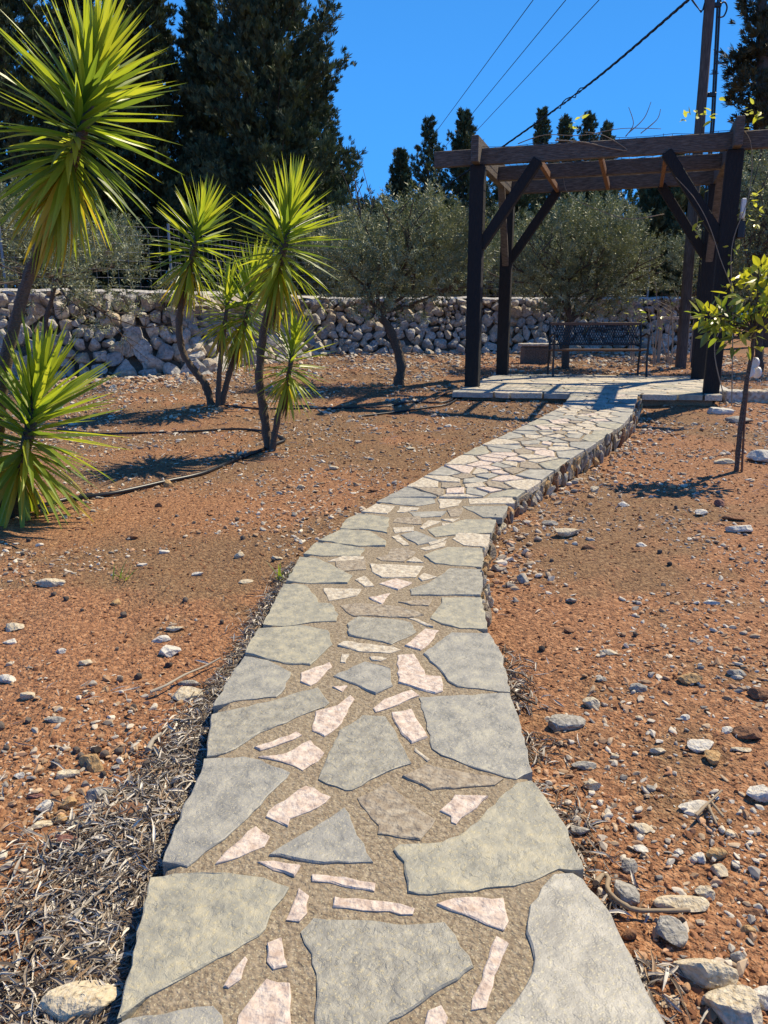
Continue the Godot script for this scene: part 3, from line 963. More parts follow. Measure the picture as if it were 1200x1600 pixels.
func crown(root: Node3D, a: Vector3, b: Vector3, count: int, length: float, dead: int, hang: float) -> void:
	var axis := (b - a).normalized()
	var side := axis.cross(Vector3(0.2, 0.1, 1.0)).normalized()
	var other := axis.cross(side)
	for i in count + dead:
		var is_dead := i >= count
		var f := pow((i + 0.5) / count, 1.15) if not is_dead else rng.randf_range(-0.2, 0.12)
		var turn := i * 2.39996 + rng.randf_range(-0.2, 0.2)
		var out := side * cos(turn) + other * sin(turn)
		var ang := deg_to_rad(lerpf(hang, 5.0, pow(clampf(f, 0, 1), 0.85)) + rng.randf_range(-11, 11)) if not is_dead else deg_to_rad(rng.randf_range(158, 176))
		var dir := (axis * cos(ang) + out * sin(ang)).normalized()
		dir = (dir + Vector3.DOWN * 0.12 * (1.0 - clampf(f, 0, 1))).normalized()
		var z := (axis - dir * axis.dot(dir))
		if z.length() < 0.05:
			z = out
		z = z.normalized()
		var l := length * rng.randf_range(0.82, 1.1) * (0.72 + 0.28 * sin(PI * clampf(f * 0.9 + 0.1, 0, 1)))
		if is_dead:
			l *= 0.75
		var base := Basis(dir.cross(z).normalized(), dir, z).rotated(dir, rng.randf_range(-0.5, 0.5))
		var mat: Material = M.yucca_green
		var r := rng.randf()
		if is_dead:
			mat = M.yucca_dead
		elif f < 0.24 and r < 0.45:
			mat = M.yucca_yellow if r < 0.34 else M.yucca_lime
		elif f > 0.7:
			mat = M.yucca_lime if r < 0.45 else M.yucca_green
		elif r < 0.4:
			mat = M.yucca_deep
		elif r > 0.88:
			mat = M.yucca_lime
		part("dead_leaf" if is_dead else "leaf", yucca_leaves[rng.randi() % 3 + (3 if f < 0.45 else 0)], mat, root, Transform3D(base.scaled(Vector3.ONE * l), a.lerp(b, f) + out * 0.012))

func yucca(label: String, base: Vector2, z: float, stems: Array) -> void:
	var o := at_z(base.x, base.y, z)
	o.y = soil_y(o.x, o.z)
	var root := thing("yucca", o, label, "yucca", "yuccas on the left of the path")
	for s in stems:
		var line := []
		for q in points(s.line):
			line.append(at_z(q.x, q.y, z + s.get("back", 0.0)) - o)
		line[0].y = minf(line[0].y, -0.03)
		var st := begin()
		tube(st, smooth_line(line, 7), s.r, s.r * 0.62, 12, 0.25)
		part("trunk", st.commit(), M.yucca_bark, root)
		var c := points(s.crown)
		crown(root, at_z(c[0].x, c[0].y, z + s.get("back", 0.0)) - o, at_z(c[1].x, c[1].y, z + s.get("back", 0.0)) - o, s.n, s.len, s.get("dead", 0), s.get("hang", 150.0))

func yuccas() -> void:
	for k in 6:
		yucca_leaves.append(leaf_shape(1.0, [0.078, 0.07, 0.082, 0.076, 0.07, 0.066][k], 7, 0.35, [0.05, 0.12, 0.0, 0.3, 0.42, 0.22][k]))
	yucca("tall yucca at the left frame edge with a big drooping crown high up", Vector2(-2, 795), -4.25, [
		{"line": "-6,800 -6,700 4,600 22,510 46,430 74,360 102,290 128,210 148,130", "r": 0.036, "crown": "92,312 150,88", "n": 292, "len": 0.52, "hang": 172.0}])
	yucca("short young yucca with a single low rosette at the foot of the tall one", Vector2(22, 792), -4.1, [
		{"line": "20,795 28,750 40,700 52,640 60,600", "r": 0.035, "crown": "28,745 60,605", "n": 190, "len": 0.53, "hang": 150.0}])
	yucca("farther multi-stemmed yucca with an S-bent trunk before the boulder wall", Vector2(338, 640), -8.2, [
		{"line": "333,642 320,600 302,577 284,545 280,500 288,455 296,420 312,350", "r": 0.042, "crown": "292,432 317,335", "n": 150, "len": 0.56, "dead": 46, "hang": 160.0},
		{"line": "345,642 354,600 366,560 380,515 394,450", "r": 0.035, "crown": "374,525 398,428", "n": 125, "len": 0.55, "dead": 30, "hang": 158.0},
		{"line": "340,640 342,590 347,545 352,500 356,470", "r": 0.028, "crown": "346,520 357,450", "n": 66, "len": 0.46, "dead": 8, "back": 0.15, "hang": 150.0}])
	yucca("slim two-stemmed yucca in the middle with one tall and one short crown", Vector2(423, 698), -6.1, [
		{"line": "420,702 412,645 405,590 410,530 420,480 432,440 452,345", "r": 0.037, "crown": "432,446 455,318", "n": 190, "len": 0.50, "dead": 56, "hang": 163.0},
		{"line": "424,700 434,652 446,612 458,545", "r": 0.027, "crown": "447,606 460,528", "n": 105, "len": 0.37, "dead": 24, "back": 0.05, "hang": 155.0}])

# ---------------------------------------------------------------- trees
func twig_mesh(leaves: int, long: float, leaf_l: float, leaf_w: float) -> ArrayMesh:
	var st := begin()
	for i in leaves:
		var s := (i + 0.5) / leaves
		var turn := i * 2.4 + rng.randf_range(-0.4, 0.4)
		var out := Vector3(cos(turn), 0, sin(turn))
		var dir := (out * rng.randf_range(0.6, 1.1) + Vector3.UP * rng.randf_range(0.3, 1.0)).normalized()
		var p := Vector3(0, long * s, 0)
		var w := dir.cross(Vector3(rng.randfn(), rng.randfn(), rng.randfn())).normalized() * leaf_w * 0.5
		var l := dir * leaf_l * rng.randf_range(0.8, 1.2)
		var n := w.cross(dir).normalized()
		tri_n(st, p, p + l * 0.5 + w, p + l, n, n, n)
		tri_n(st, p, p + l, p + l * 0.5 - w, n, n, n)
	return st.commit()

var olive_twig: Array[ArrayMesh] = []
var conifer_spray: Array[ArrayMesh] = []

func limb(st: SurfaceTool, from: Vector3, dir: Vector3, len_: float, r: float, depth: int, tips: Array) -> void:
	var pts := [from]
	var p := from
	var d := dir
	for i in 4:
		d = (d + Vector3(rng.randfn(), rng.randfn() * 0.6 + 0.15, rng.randfn()) * 0.16).normalized()
		p += d * len_ / 4.0
		pts.append(p)
	tube(st, pts, r, r * 0.6, 7 if depth > 1 else 5, 0.2, false)
	if depth == 0:
		tips.append(p)
		return
	for k in (3 if depth > 1 else 4):
		var nd := (d + Vector3(rng.randfn(), rng.randfn() * 0.5 + 0.2, rng.randfn()) * 0.55).normalized()
		limb(st, pts[4 if k < 2 else 3], nd, len_ * rng.randf_range(0.6, 0.85), r * 0.58, depth - 1, tips)

func olive(label: String, base: Vector3, trunk: Array, lobes: Array, density: float, r := 0.07) -> void:
	var root := thing("olive_tree", base, label, "olive tree", "olive trees of the garden")
	var st := begin()
	var tips := []
	var line := [Vector3(0, -0.05, 0)]
	for p in trunk:
		line.append(p - base)
	tube(st, smooth_line(line, 6), r, r * 0.6, 10, 0.35, false)
	var last: Vector3 = line[-1]
	for L in lobes:
		var c: Vector3 = L[0] - base
		for k in 2:
			var aim := c + Vector3(rng.randfn() * L[1].x, rng.randfn() * L[1].y * 0.5, rng.randfn() * L[1].z) * 0.5
			limb(st, last.lerp(line[-2], rng.randf() * 0.4), (aim - last).normalized(), (aim - last).length() * 0.6, r * 0.42, 2, tips)
	part("trunk", st.commit(), M.bark, root)
	for v in 2:
		var where := []
		var tint := []
		for L in lobes:
			var c: Vector3 = L[0] - base
			var rad: Vector3 = L[1]
			var n := int(density * rad.x * rad.y * rad.z * 860.0)
			for i in n:
				var d := Vector3(rng.randfn(), rng.randfn(), rng.randfn()).normalized()
				var q := pow(rng.randf(), 0.42)
				var p := c + d * rad * q * (1.0 + 0.22 * lump.get_noise_3d(d.x * 0.5 + c.x, d.y * 0.5 + c.y, d.z * 0.5))
				if lump.get_noise_3d(p.x * 0.45, p.y * 0.45 + c.x, p.z * 0.45) < -0.22:
					continue
				var up := (d * 0.8 + Vector3(rng.randfn() * 0.4, 0.7 + rng.randfn() * 0.4, rng.randfn() * 0.4)).normalized()
				var x := up.cross(Vector3(rng.randfn(), rng.randfn(), rng.randfn())).normalized()
				where.append(Transform3D(Basis(x, up, x.cross(up)).scaled(Vector3.ONE * rng.randf_range(0.75, 1.25)), p))
				var t := rng.randf()
				tint.append(Color(0.155, 0.178, 0.088).lerp(Color(0.36, 0.38, 0.24), t * t))
		scatter("crown" if v == 0 else "foliage", olive_twig[v], M.olive_leaf, where, tint, root)

func olives() -> void:
	for k in 2:
		olive_twig.append(twig_mesh(20, 0.20, 0.055, 0.015))
	var b := on(622, 602, false)
	var z := b.z
	var k := -z / FOCAL * 1.0
	var ball := func(px: float, py: float, rx: float, ry: float, zz: float) -> Array:
		return [at_z(px, py, zz), Vector3(rx, ry, rx * 0.95) * (-zz / FOCAL * 1.01)]
	olive("rounded olive tree with a forked bare trunk left of the pergola", b, [at_z(626, 572, z), at_z(620, 540, z), at_z(605, 508, z), at_z(590, 488, z)],
		[ball.call(632, 405, 105, 82, z), ball.call(560, 420, 62, 66, z), ball.call(706, 400, 56, 64, z + 0.1), ball.call(655, 360, 62, 48, z)], 0.9)
	z = -12.9
	b = at_z(884, 560, z); b.y = soil_y(b.x, z)
	olive("dense domed olive tree directly behind the bench", b, [at_z(884, 540, z), at_z(886, 520, z), at_z(892, 500, z)],
		[ball.call(915, 410, 100, 84, z), ball.call(860, 430, 58, 62, z), ball.call(975, 420, 56, 66, z), ball.call(915, 360, 66, 48, z)], 0.9)
	z = -9.6
	b = at_z(72, 610, z); b.y = soil_y(b.x, z)
	olive("young sparse olive tree reaching in front of the boulder wall at left", b, [at_z(70, 520, z), at_z(80, 470, z), at_z(92, 420, z)],
		[ball.call(160, 430, 105, 52, z), ball.call(190, 490, 66, 38, z - 0.3), ball.call(75, 400, 70, 70, z)], 0.42, 0.035)
	z = -13.6
	b = at_z(30, 520, z); b.y = soil_y(b.x, z)
	olive("bushy olive tree standing behind the wall at the far left", b, [at_z(30, 470, z), at_z(34, 430, z)],
		[ball.call(20, 370, 95, 80, z), ball.call(140, 395, 80, 58, z - 0.5), ball.call(-70, 380, 90, 90, z)], 0.8)
	z = -12.2
	b = at_z(1186, 590, z); b.y = soil_y(b.x, z)
	olive("tall olive tree behind the right pergola posts", b, [at_z(1186, 530, z), at_z(1184, 480, z), at_z(1180, 440, z)],
		[ball.call(1180, 360, 62, 95, z), ball.call(1200, 290, 62, 62, z), ball.call(1235, 400, 80, 90, z)], 0.85)
	z = -15.2
	b = at_z(1062, 560, z); b.y = soil_y(b.x, z)
	olive("small shaded olive tree between the right pergola posts and the wall", b, [at_z(1062, 520, z), at_z(1064, 480, z)],
		[ball.call(1070, 425, 44, 52, z), ball.call(1100, 400, 40, 50, z)], 0.75, 0.05)
	z = -18.6
	b = at_z(780, 500, z); b.y = soil_y(b.x, z)
	olive("dark olive tree beyond the wall between the left pergola posts", b, [at_z(780, 470, z), at_z(780, 440, z)],
		[ball.call(775, 400, 64, 70, z), ball.call(830, 420, 56, 62, z), ball.call(712, 410, 60, 56, z), ball.call(520, 400, 90, 60, z)], 0.6)

func conifer(label: String, called: String, px: float, apex: float, z: float, half: float, low: float, per: int, thin := 0.0) -> void:
	var tip := at_z(px, apex, z)
	var base := Vector3(tip.x, soil_y(tip.x, z), z)
	var h := tip.y - base.y
	var rad := half * -z / FOCAL * 1.03
	var root := thing(called, base, label, "conifer", "dark conifers behind the garden wall")
	var st := begin()
	tube(st, [Vector3(0, -0.1, 0), Vector3(0.05, h * 0.35, 0), Vector3(-0.04, h * 0.7, 0.03), Vector3(0, h * 0.97, 0)], 0.05 + h * 0.012, 0.015, 7, 0.2, false)
	var where := [[], []]
	var tint := [[], []]
	var boughs := int(46 + h * 9.0)
	for i in boughs:
		var f := pow((i + rng.randf()) / boughs, 0.9)
		var y := lerpf(h * low, h * 0.985, f)
		var spread := rad * (pow(1.0 - f, 0.72 if called == "cypress_tree" else 1.05) * ((0.75 + 0.5 * rng.randf()) if called == "cypress_tree" else (0.35 + 0.95 * rng.randf())) + 0.05)
		var turn := i * 2.39996 + rng.randf_range(-0.4, 0.4)
		var dir := Vector3(cos(turn), 0, sin(turn))
		var rise := rng.randf_range(0.25, 0.75) if thin == 0.0 else rng.randf_range(-0.1, 0.35)
		var p0 := Vector3(0, y - spread * rise * 0.5, 0)
		var p1 := p0 + dir * spread * 0.55 + Vector3(0, spread * rise * 0.35, 0)
		var p2 := p0 + dir * spread + Vector3(0, spread * rise * 1.1 + 0.12, 0)
		tube(st, [p0, p1, p2], 0.012 + 0.008 * spread, 0.004, 4, 0.0, false)
		var n := int(2.8 * per * (0.35 + spread / maxf(rad, 0.1)) * (1.0 - thin * 0.6))
		for k in n:
			var s := pow(rng.randf(), 0.6)
			var p := p0.lerp(p1, s / 0.55) if s < 0.55 else p1.lerp(p2, (s - 0.55) / 0.45)
			var puff := (0.10 + 0.16 * spread) * (1.15 - 0.75 * s)
			p += Vector3(rng.randfn(), rng.randfn() * 0.8, rng.randfn()) * puff * 0.6
			var up := (dir * rng.randf_range(0.1, 0.9) + Vector3(rng.randfn() * 0.35, 0.9, rng.randfn() * 0.35)).normalized()
			var x := up.cross(Vector3(rng.randfn(), rng.randfn(), rng.randfn())).normalized()
			var v := rng.randi() % 2
			where[v].append(Transform3D(Basis(x, up, x.cross(up)).scaled(Vector3.ONE * rng.randf_range(0.6, 1.15)), p))
			var t := rng.randf()
			tint[v].append(Color(0.04, 0.06, 0.025).lerp(Color(0.15, 0.185, 0.078), t * t))
	part("trunk", st.commit(), M.bark, root)
	for v in 2:
		scatter("crown" if v == 0 else "foliage", conifer_spray[v], M.conifer_leaf, where[v], tint[v], root)

func conifers() -> void:
	for k in 2:
		var st := begin()
		for i in 16:
			var s := i / 16.0
			var turn := i * 2.4
			var dir := (Vector3(cos(turn), 0, sin(turn)) * rng.randf_range(0.25, 0.75) + Vector3.UP).normalized()
			var p := Vector3(0, 0.1 * s, 0)
			var l := dir * rng.randf_range(0.10, 0.19)
			var w := dir.cross(Vector3(rng.randfn(), rng.randfn(), rng.randfn())).normalized() * 0.013
			var n := w.cross(dir).normalized()
			tri_n(st, p - w * 0.5, p + l * 0.6 + w, p + l, n, n, n)
			tri_n(st, p - w * 0.5, p + l, p + l * 0.6 - w, n, n, n)
		conifer_spray.append(st.commit())
	for c in [
		["huge dark cypress with a ragged right edge against the sky", "cypress_tree", 412, -230, -21.0, 136, 0.05, 46],
		["narrow cypress apex just left of the huge ragged cypress", "cypress_tree", 312, -28, -23.0, 78, 0.05, 40],
		["dark cypress behind the big yucca crown", "cypress_tree", 208, -130, -22.5, 104, 0.05, 40],
		["tall cypress above the far left olive", "cypress_tree", 104, -60, -24.0, 104, 0.05, 40],
		["dark cypress cut by the left edge of the picture", "cypress_tree", -20, -150, -22.0, 130, 0.05, 40],
		["cypress filling the gap behind the two small yuccas", "cypress_tree", 470, 95, -25.0, 95, 0.05, 36],
		["small dark spire leftmost of the three distant conifers", "distant_conifer", 627, 236, -34.0, 78, 0.1, 24],
		["slim open conifer with a visible trunk, middle of the distant three", "distant_conifer", 671, 186, -37.0, 84, 0.1, 20],
		["broadest dark conifer of the distant three, beside the left pergola post", "distant_conifer", 727, 176, -34.0, 120, 0.05, 30],
		["thin conifer top above the middle of the front beam", "distant_conifer", 848, 170, -42.0, 62, 0.1, 18],
		["paired conifer top right of the thin one above the beam", "distant_conifer", 884, 182, -44.0, 80, 0.1, 20],
		["feathery conifer top above the beam, left of the leaning pole", "distant_conifer", 920, 178, -43.0, 84, 0.1, 20],
		["low leaning conifer top above the wire mesh", "distant_conifer", 950, 192, -41.0, 60, 0.1, 18],
		["dark conifer mass behind the left pergola posts", "cypress_tree", 800, 290, -24.0, 110, 0.05, 34],
		["dark conifer behind the domed olive", "cypress_tree", 935, 262, -25.0, 120, 0.05, 34],
		["black green conifer behind the right pergola braces", "cypress_tree", 1055, 250, -22.0, 95, 0.05, 36],
		["dark conifer behind the tall right olive", "cypress_tree", 1170, 220, -26.0, 120, 0.05, 34],
		["dark conifer low behind the rounded olive", "cypress_tree", 585, 330, -26.0, 100, 0.05, 32],
		["dark conifer between the rounded olive and the left post", "cypress_tree", 690, 318, -27.0, 110, 0.05, 32],
	]:
		conifer(c[0], c[1], c[2], c[3], c[4], c[5], c[6], c[7], 0.55 if c[0].begins_with("slim") else 0.0)
	# the pine whose boughs enter at the upper right
	var z := -19.0
	var b := at_z(1205, 500, z); b.y = soil_y(b.x, z)
	var pine := thing("pine_tree", b, "tall pine with clumped boughs entering at the upper right edge", "pine tree")
	var st := begin()
	tube(st, [Vector3(0, -0.1, 0), at_z(1200, 300, z) - b, at_z(1192, 150, z) - b, at_z(1190, 0, z) - b, at_z(1200, -160, z) - b], 0.2, 0.05, 8, 0.2, false)
	var where := []
	var tint := []
	for g in [[1168, 95, 30], [1148, 100, 14], [1190, 90, 30], [1178, 130, 26], [1160, 150, 14], [1190, 160, 22], [1190, 30, 18], [1180, 8, 13], [1197, 60, 22], [1200, 190, 26], [1178, 185, 16], [1215, 120, 40], [1220, 30, 40], [1200, -60, 50], [1230, 210, 40], [1172, 5, 8], [1150, 118, 8], [1146, 160, 7]]:
		var c := at_z(g[0], g[1], z + rng.randf_range(-0.6, 0.6)) - b
		var r: float = g[2] * 19.0 / FOCAL
		tube(st, [c * Vector3(0, 1, 0) + Vector3(0, -0.3, 0) + (at_z(1195, 100, z) - b) * Vector3(1, 0, 1), c.lerp(Vector3(0, c.y, 0), 0.3) + Vector3(0, -0.1, 0), c], 0.03, 0.008, 5, 0.2, false)
		for k in int(430.0 * r * r) + 18:
			var d := Vector3(rng.randfn(), rng.randfn() * 0.5, rng.randfn()) * r * 0.5
			var up := (d.normalized() + Vector3.UP * 0.6).normalized()
			var x := up.cross(Vector3(rng.randfn(), rng.randfn(), rng.randfn())).normalized()
			where.append(Transform3D(Basis(x, up, x.cross(up)).scaled(Vector3.ONE * rng.randf_range(0.6, 1.2)), c + d))
			tint.append(Color(0.028, 0.035, 0.016).lerp(Color(0.085, 0.09, 0.04), rng.randf()))
	part("trunk", st.commit(), M.bark, pine)
	scatter("crown", conifer_spray[0], M.conifer_leaf, where, tint, pine)

# ---------------------------------------------------------------- citrus, vine, saplings
var broad_leaf: Array[ArrayMesh] = []

func leaf_on(root: Node3D, called: String, p: Vector3, out: Vector3, size: float, mat: Material) -> void:
	var dir := (out + Vector3(rng.randfn(), rng.randfn() * 0.7 - 0.1, rng.randfn()) * 0.45).normalized()
	var x := dir.cross(Vector3(rng.randfn() * 0.6, 1.0, rng.randfn() * 0.6)).normalized()
	part(called, broad_leaf[rng.randi() % 3], mat, root, Transform3D(Basis(x, dir, x.cross(dir)).scaled(Vector3.ONE * size), p))

func citrus() -> void:
	for k in 3:
		broad_leaf.append(leaf_shape(1.0, 0.46, 5, 0.25, [0.1, 0.35, -0.1][k], 0.45))
	var b := on(1151, 736, false)
	var z := b.z
	var root := thing("citrus_tree", b, "young yellow green citrus tree on the bare soil at the right edge", "citrus tree")
	var st := begin()
	tube(st, smooth_line([Vector3(0, -0.05, 0), at_z(1158, 660, z) - b, at_z(1168, 590, z) - b, at_z(1176, 545, z) - b, at_z(1178, 500, z) - b]), 0.017, 0.011, 8, 0.2)
	var hub := at_z(1178, 520, z) - b
	var lobes := [[1178, 460, 48, 48], [1130, 500, 40, 28], [1200, 500, 50, 45], [1165, 520, 48, 36], [1190, 430, 30, 26], [1108, 492, 16, 14], [1225, 460, 40, 50]]
	var twigs := []
	for L in lobes:
		var c := at_z(L[0], L[1], z) - b
		for k in 5:
			var tip := c + Vector3(rng.randfn() * L[2], rng.randfn() * L[3], rng.randfn() * L[2]) * (-z / FOCAL) * 0.45
			var mid := hub.lerp(tip, 0.5) + Vector3(0, 0.03, 0)
			tube(st, [hub, mid, tip], 0.006, 0.002, 5, 0.0, false)
			twigs.append([mid, tip])
	part("trunk", st.commit(), M.bark, root)
	for i in 298:
		var L: Array = lobes[[0, 0, 0, 1, 1, 2, 2, 3, 3, 4, 4, 5, 6, 6][i % 14]]
		var d := Vector3(rng.randfn(), rng.randfn(), rng.randfn()).normalized()
		var p := at_z(L[0], L[1], z) - b + d * Vector3(L[2], L[3], L[2]) * (-z / FOCAL) * pow(rng.randf(), 0.5)
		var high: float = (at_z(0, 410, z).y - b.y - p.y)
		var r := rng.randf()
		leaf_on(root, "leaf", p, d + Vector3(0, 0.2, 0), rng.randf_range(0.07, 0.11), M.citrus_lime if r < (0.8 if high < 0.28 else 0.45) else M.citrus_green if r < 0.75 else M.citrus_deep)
	var stake := thing("plant_stake", on(1160, 737, false), "thin wooden stake tied beside the citrus trunk", "stake")
	var st2 := begin()
	tube(st2, [Vector3(0, -0.06, 0), at_z(1163, 660, z) - stake.position, at_z(1172, 560, z) - stake.position], 0.008, 0.007, 6, 0.1)
	part("rod", st2.commit(), M.stake_wood, stake)
	var disc := thing("bird_scarer", at_z(1178, 575, z - 0.1), "three pale round discs hanging behind the citrus trunk", "bird scarer")
	for q in [[1179, 567, 8.5], [1172, 582, 8.0], [1182, 582, 9.0]]:
		var st3 := begin()
		var c := at_z(q[0], q[1], z - 0.1 - 0.02 * q[2] * 0.2) - disc.position
		tube(st3, [c + Vector3(0.01, 0, -0.003), c + Vector3(-0.01, 0.0, 0.004) * 0.3], q[2] * -z / FOCAL, q[2] * -z / FOCAL, 20, 0.0)
		var o := part("disc", st3.commit(), M.white_plastic, disc)
		o.rotation.y = 0.0
	var st4 := begin()
	tube(st4, [at_z(1177, 545, z - 0.1) - disc.position, at_z(1179, 562, z - 0.1) - disc.position], 0.002, 0.002, 4)
	part("string", st4.commit(), M.cable, disc)

func vine() -> void:
	var W := 2.63
	var base := from_pergola(Vector3(W + 0.16, -0.12, 0.18))
	var root := thing("climbing_vine", base, "thin climbing vine twining up the front right pergola post", "vine")
	var st := begin()
	var runs := [
		[Vector3(W + 0.16, -0.12, 0.18), Vector3(W - 0.02, 0.5, 0.14), Vector3(W + 0.12, 0.95, 0.12), Vector3(W - 0.05, 1.4, 0.1), Vector3(W - 0.2, 1.75, 0.1), Vector3(W - 0.36, 2.0, 0.1), Vector3(W - 0.55, 2.2, 0.1)],
		[Vector3(W + 0.2, -0.1, 0.22), Vector3(W + 0.13, 0.8, 0.12), Vector3(W + 0.05, 1.5, 0.12), Vector3(W + 0.16, 2.0, 0.1), Vector3(W + 0.12, 2.5, 0.1), Vector3(W - 0.1, 2.72, 0.04)],
		[Vector3(W - 0.62, 1.93, -0.6), Vector3(W - 1.0, 1.90, -0.66), Vector3(W - 1.35, 2.02, -0.72), Vector3(W - 1.7, 2.22, -0.9), Vector3(W - 1.8, 2.45, -1.06)],
		[Vector3(W - 1.8, 2.64, 0.05), Vector3(W - 1.5, 2.60, 0.06), Vector3(W - 1.2, 2.52, 0.06), Vector3(W - 1.05, 2.5, 0.06), Vector3(W - 1.3, 2.66, 0.03), Vector3(W - 1.5, 2.72, -0.05)],
		[Vector3(0.4, 2.68, -0.2), Vector3(0.7, 2.73, -0.1), Vector3(1.1, 2.68, 0.0), Vector3(1.5, 2.74, -0.1), Vector3(1.9, 2.70, -0.05)],
		[Vector3(1.55, 2.66, -0.1), Vector3(1.62, 2.78, -0.12), Vector3(1.56, 2.95, -0.14)], [Vector3(1.58, 2.7, -0.12), Vector3(1.72, 2.82, -0.1), Vector3(1.78, 2.98, -0.12)], [Vector3(1.7, 2.68, -0.1), Vector3(1.85, 2.8, -0.1), Vector3(1.88, 2.9, -0.1)],
	]
	for r in runs:
		var line := []
		for p in r:
			line.append(from_pergola(p) - base)
		tube(st, smooth_line(line, 6), 0.006, 0.003, 5, 0.2)
	part("stem", st.commit(), M.stem_dry, root)
	for g in [[W - 0.42, 2.78, 0.05, 9], [W - 0.28, 2.76, 0.0, 7], [W + 0.1, 2.74, 0.06, 12], [1.02, 2.86, -0.3, 9], [W + 0.2, 1.95, 0.1, 8], [W + 0.24, 1.8, 0.1, 8], [W + 0.06, 1.42, 0.12, 9], [W + 0.05, 1.15, 0.12, 9], [W - 0.3, 1.72, 0.1, 4], [W - 0.12, 0.55, 0.14, 3]]:
		for k in int(g[3]):
			var p := from_pergola(Vector3(g[0] + rng.randfn() * 0.045, g[1] + rng.randfn() * 0.05, g[2] + rng.randfn() * 0.03)) - base
			leaf_on(root, "leaf", p, Vector3(rng.randfn(), 0.2 + rng.randfn() * 0.5, rng.randfn()), rng.randf_range(0.06, 0.095), M.vine_leaf if rng.randf() < 0.75 else M.citrus_lime)

func saplings() -> void:
	var specs := [["bare pale sapling stems just right of the bench", 1022, 560, [[1010, 470], [1024, 440], [1034, 480]]], ["forked pale sapling left of the back right post", 1048, 560, [[1030, 480], [1046, 470], [1062, 455], [1075, 500]]], ["leafy young sapling behind the right end of the bench", 990, 545, [[985, 470], [996, 478], [1000, 492]]]]
	for s in specs:
		var z := -13.4
		var b := at_z(s[1], s[2], z)
		b.y = soil_y(b.x, z)
		var root := thing("sapling", b, s[0], "sapling", "saplings behind the bench")
		var st := begin()
		for q in s[3]:
			var tip := at_z(q[0], q[1], z + rng.randf_range(-0.2, 0.2)) - b
			tube(st, smooth_line([Vector3(rng.randfn() * 0.03, -0.03, 0), tip * 0.5 + Vector3(rng.randfn() * 0.05, 0, 0), tip], 4), 0.013, 0.005, 6, 0.2)
			for k in 3:
				var p := tip * rng.randf_range(0.5, 1.0)
				tube(st, [p, p + Vector3(rng.randfn() * 0.15, 0.12 + rng.randf() * 0.1, rng.randfn() * 0.1)], 0.005, 0.002, 4)
		part("stem", st.commit(), M.pale_stem, root)
		for k in (26 if "leafy" in s[0] else 9):
			var q: Array = s[3][k % s[3].size()]
			var p := (at_z(q[0], q[1], z) - b) * rng.randf_range(0.55, 1.05) + Vector3(rng.randfn(), rng.randfn(), rng.randfn()) * 0.05
			leaf_on(root, "leaf", p, Vector3(rng.randfn(), 0.5, rng.randfn()), rng.randf_range(0.06, 0.11), M.citrus_lime if k % 2 else M.citrus_green)
	var rail := thing("wooden_rail", at_z(1060, 497, -14.2), "pale horizontal rail on two stakes beyond the right posts", "rail")
	var st2 := begin()
	bar(st2, Vector3(-0.36, 0, 0), Vector3(0.36, 0.01, 0), 0.06, 0.05)
	part("bar", st2.commit(), M.cream_stone, rail)
	for x in [-0.3, 0.3]:
		var st3 := begin()
		bar(st3, Vector3(x, -0.028, 0), Vector3(x, -0.95, 0), 0.05, 0.05)
		part("leg", st3.commit(), M.pale_stem, rail)

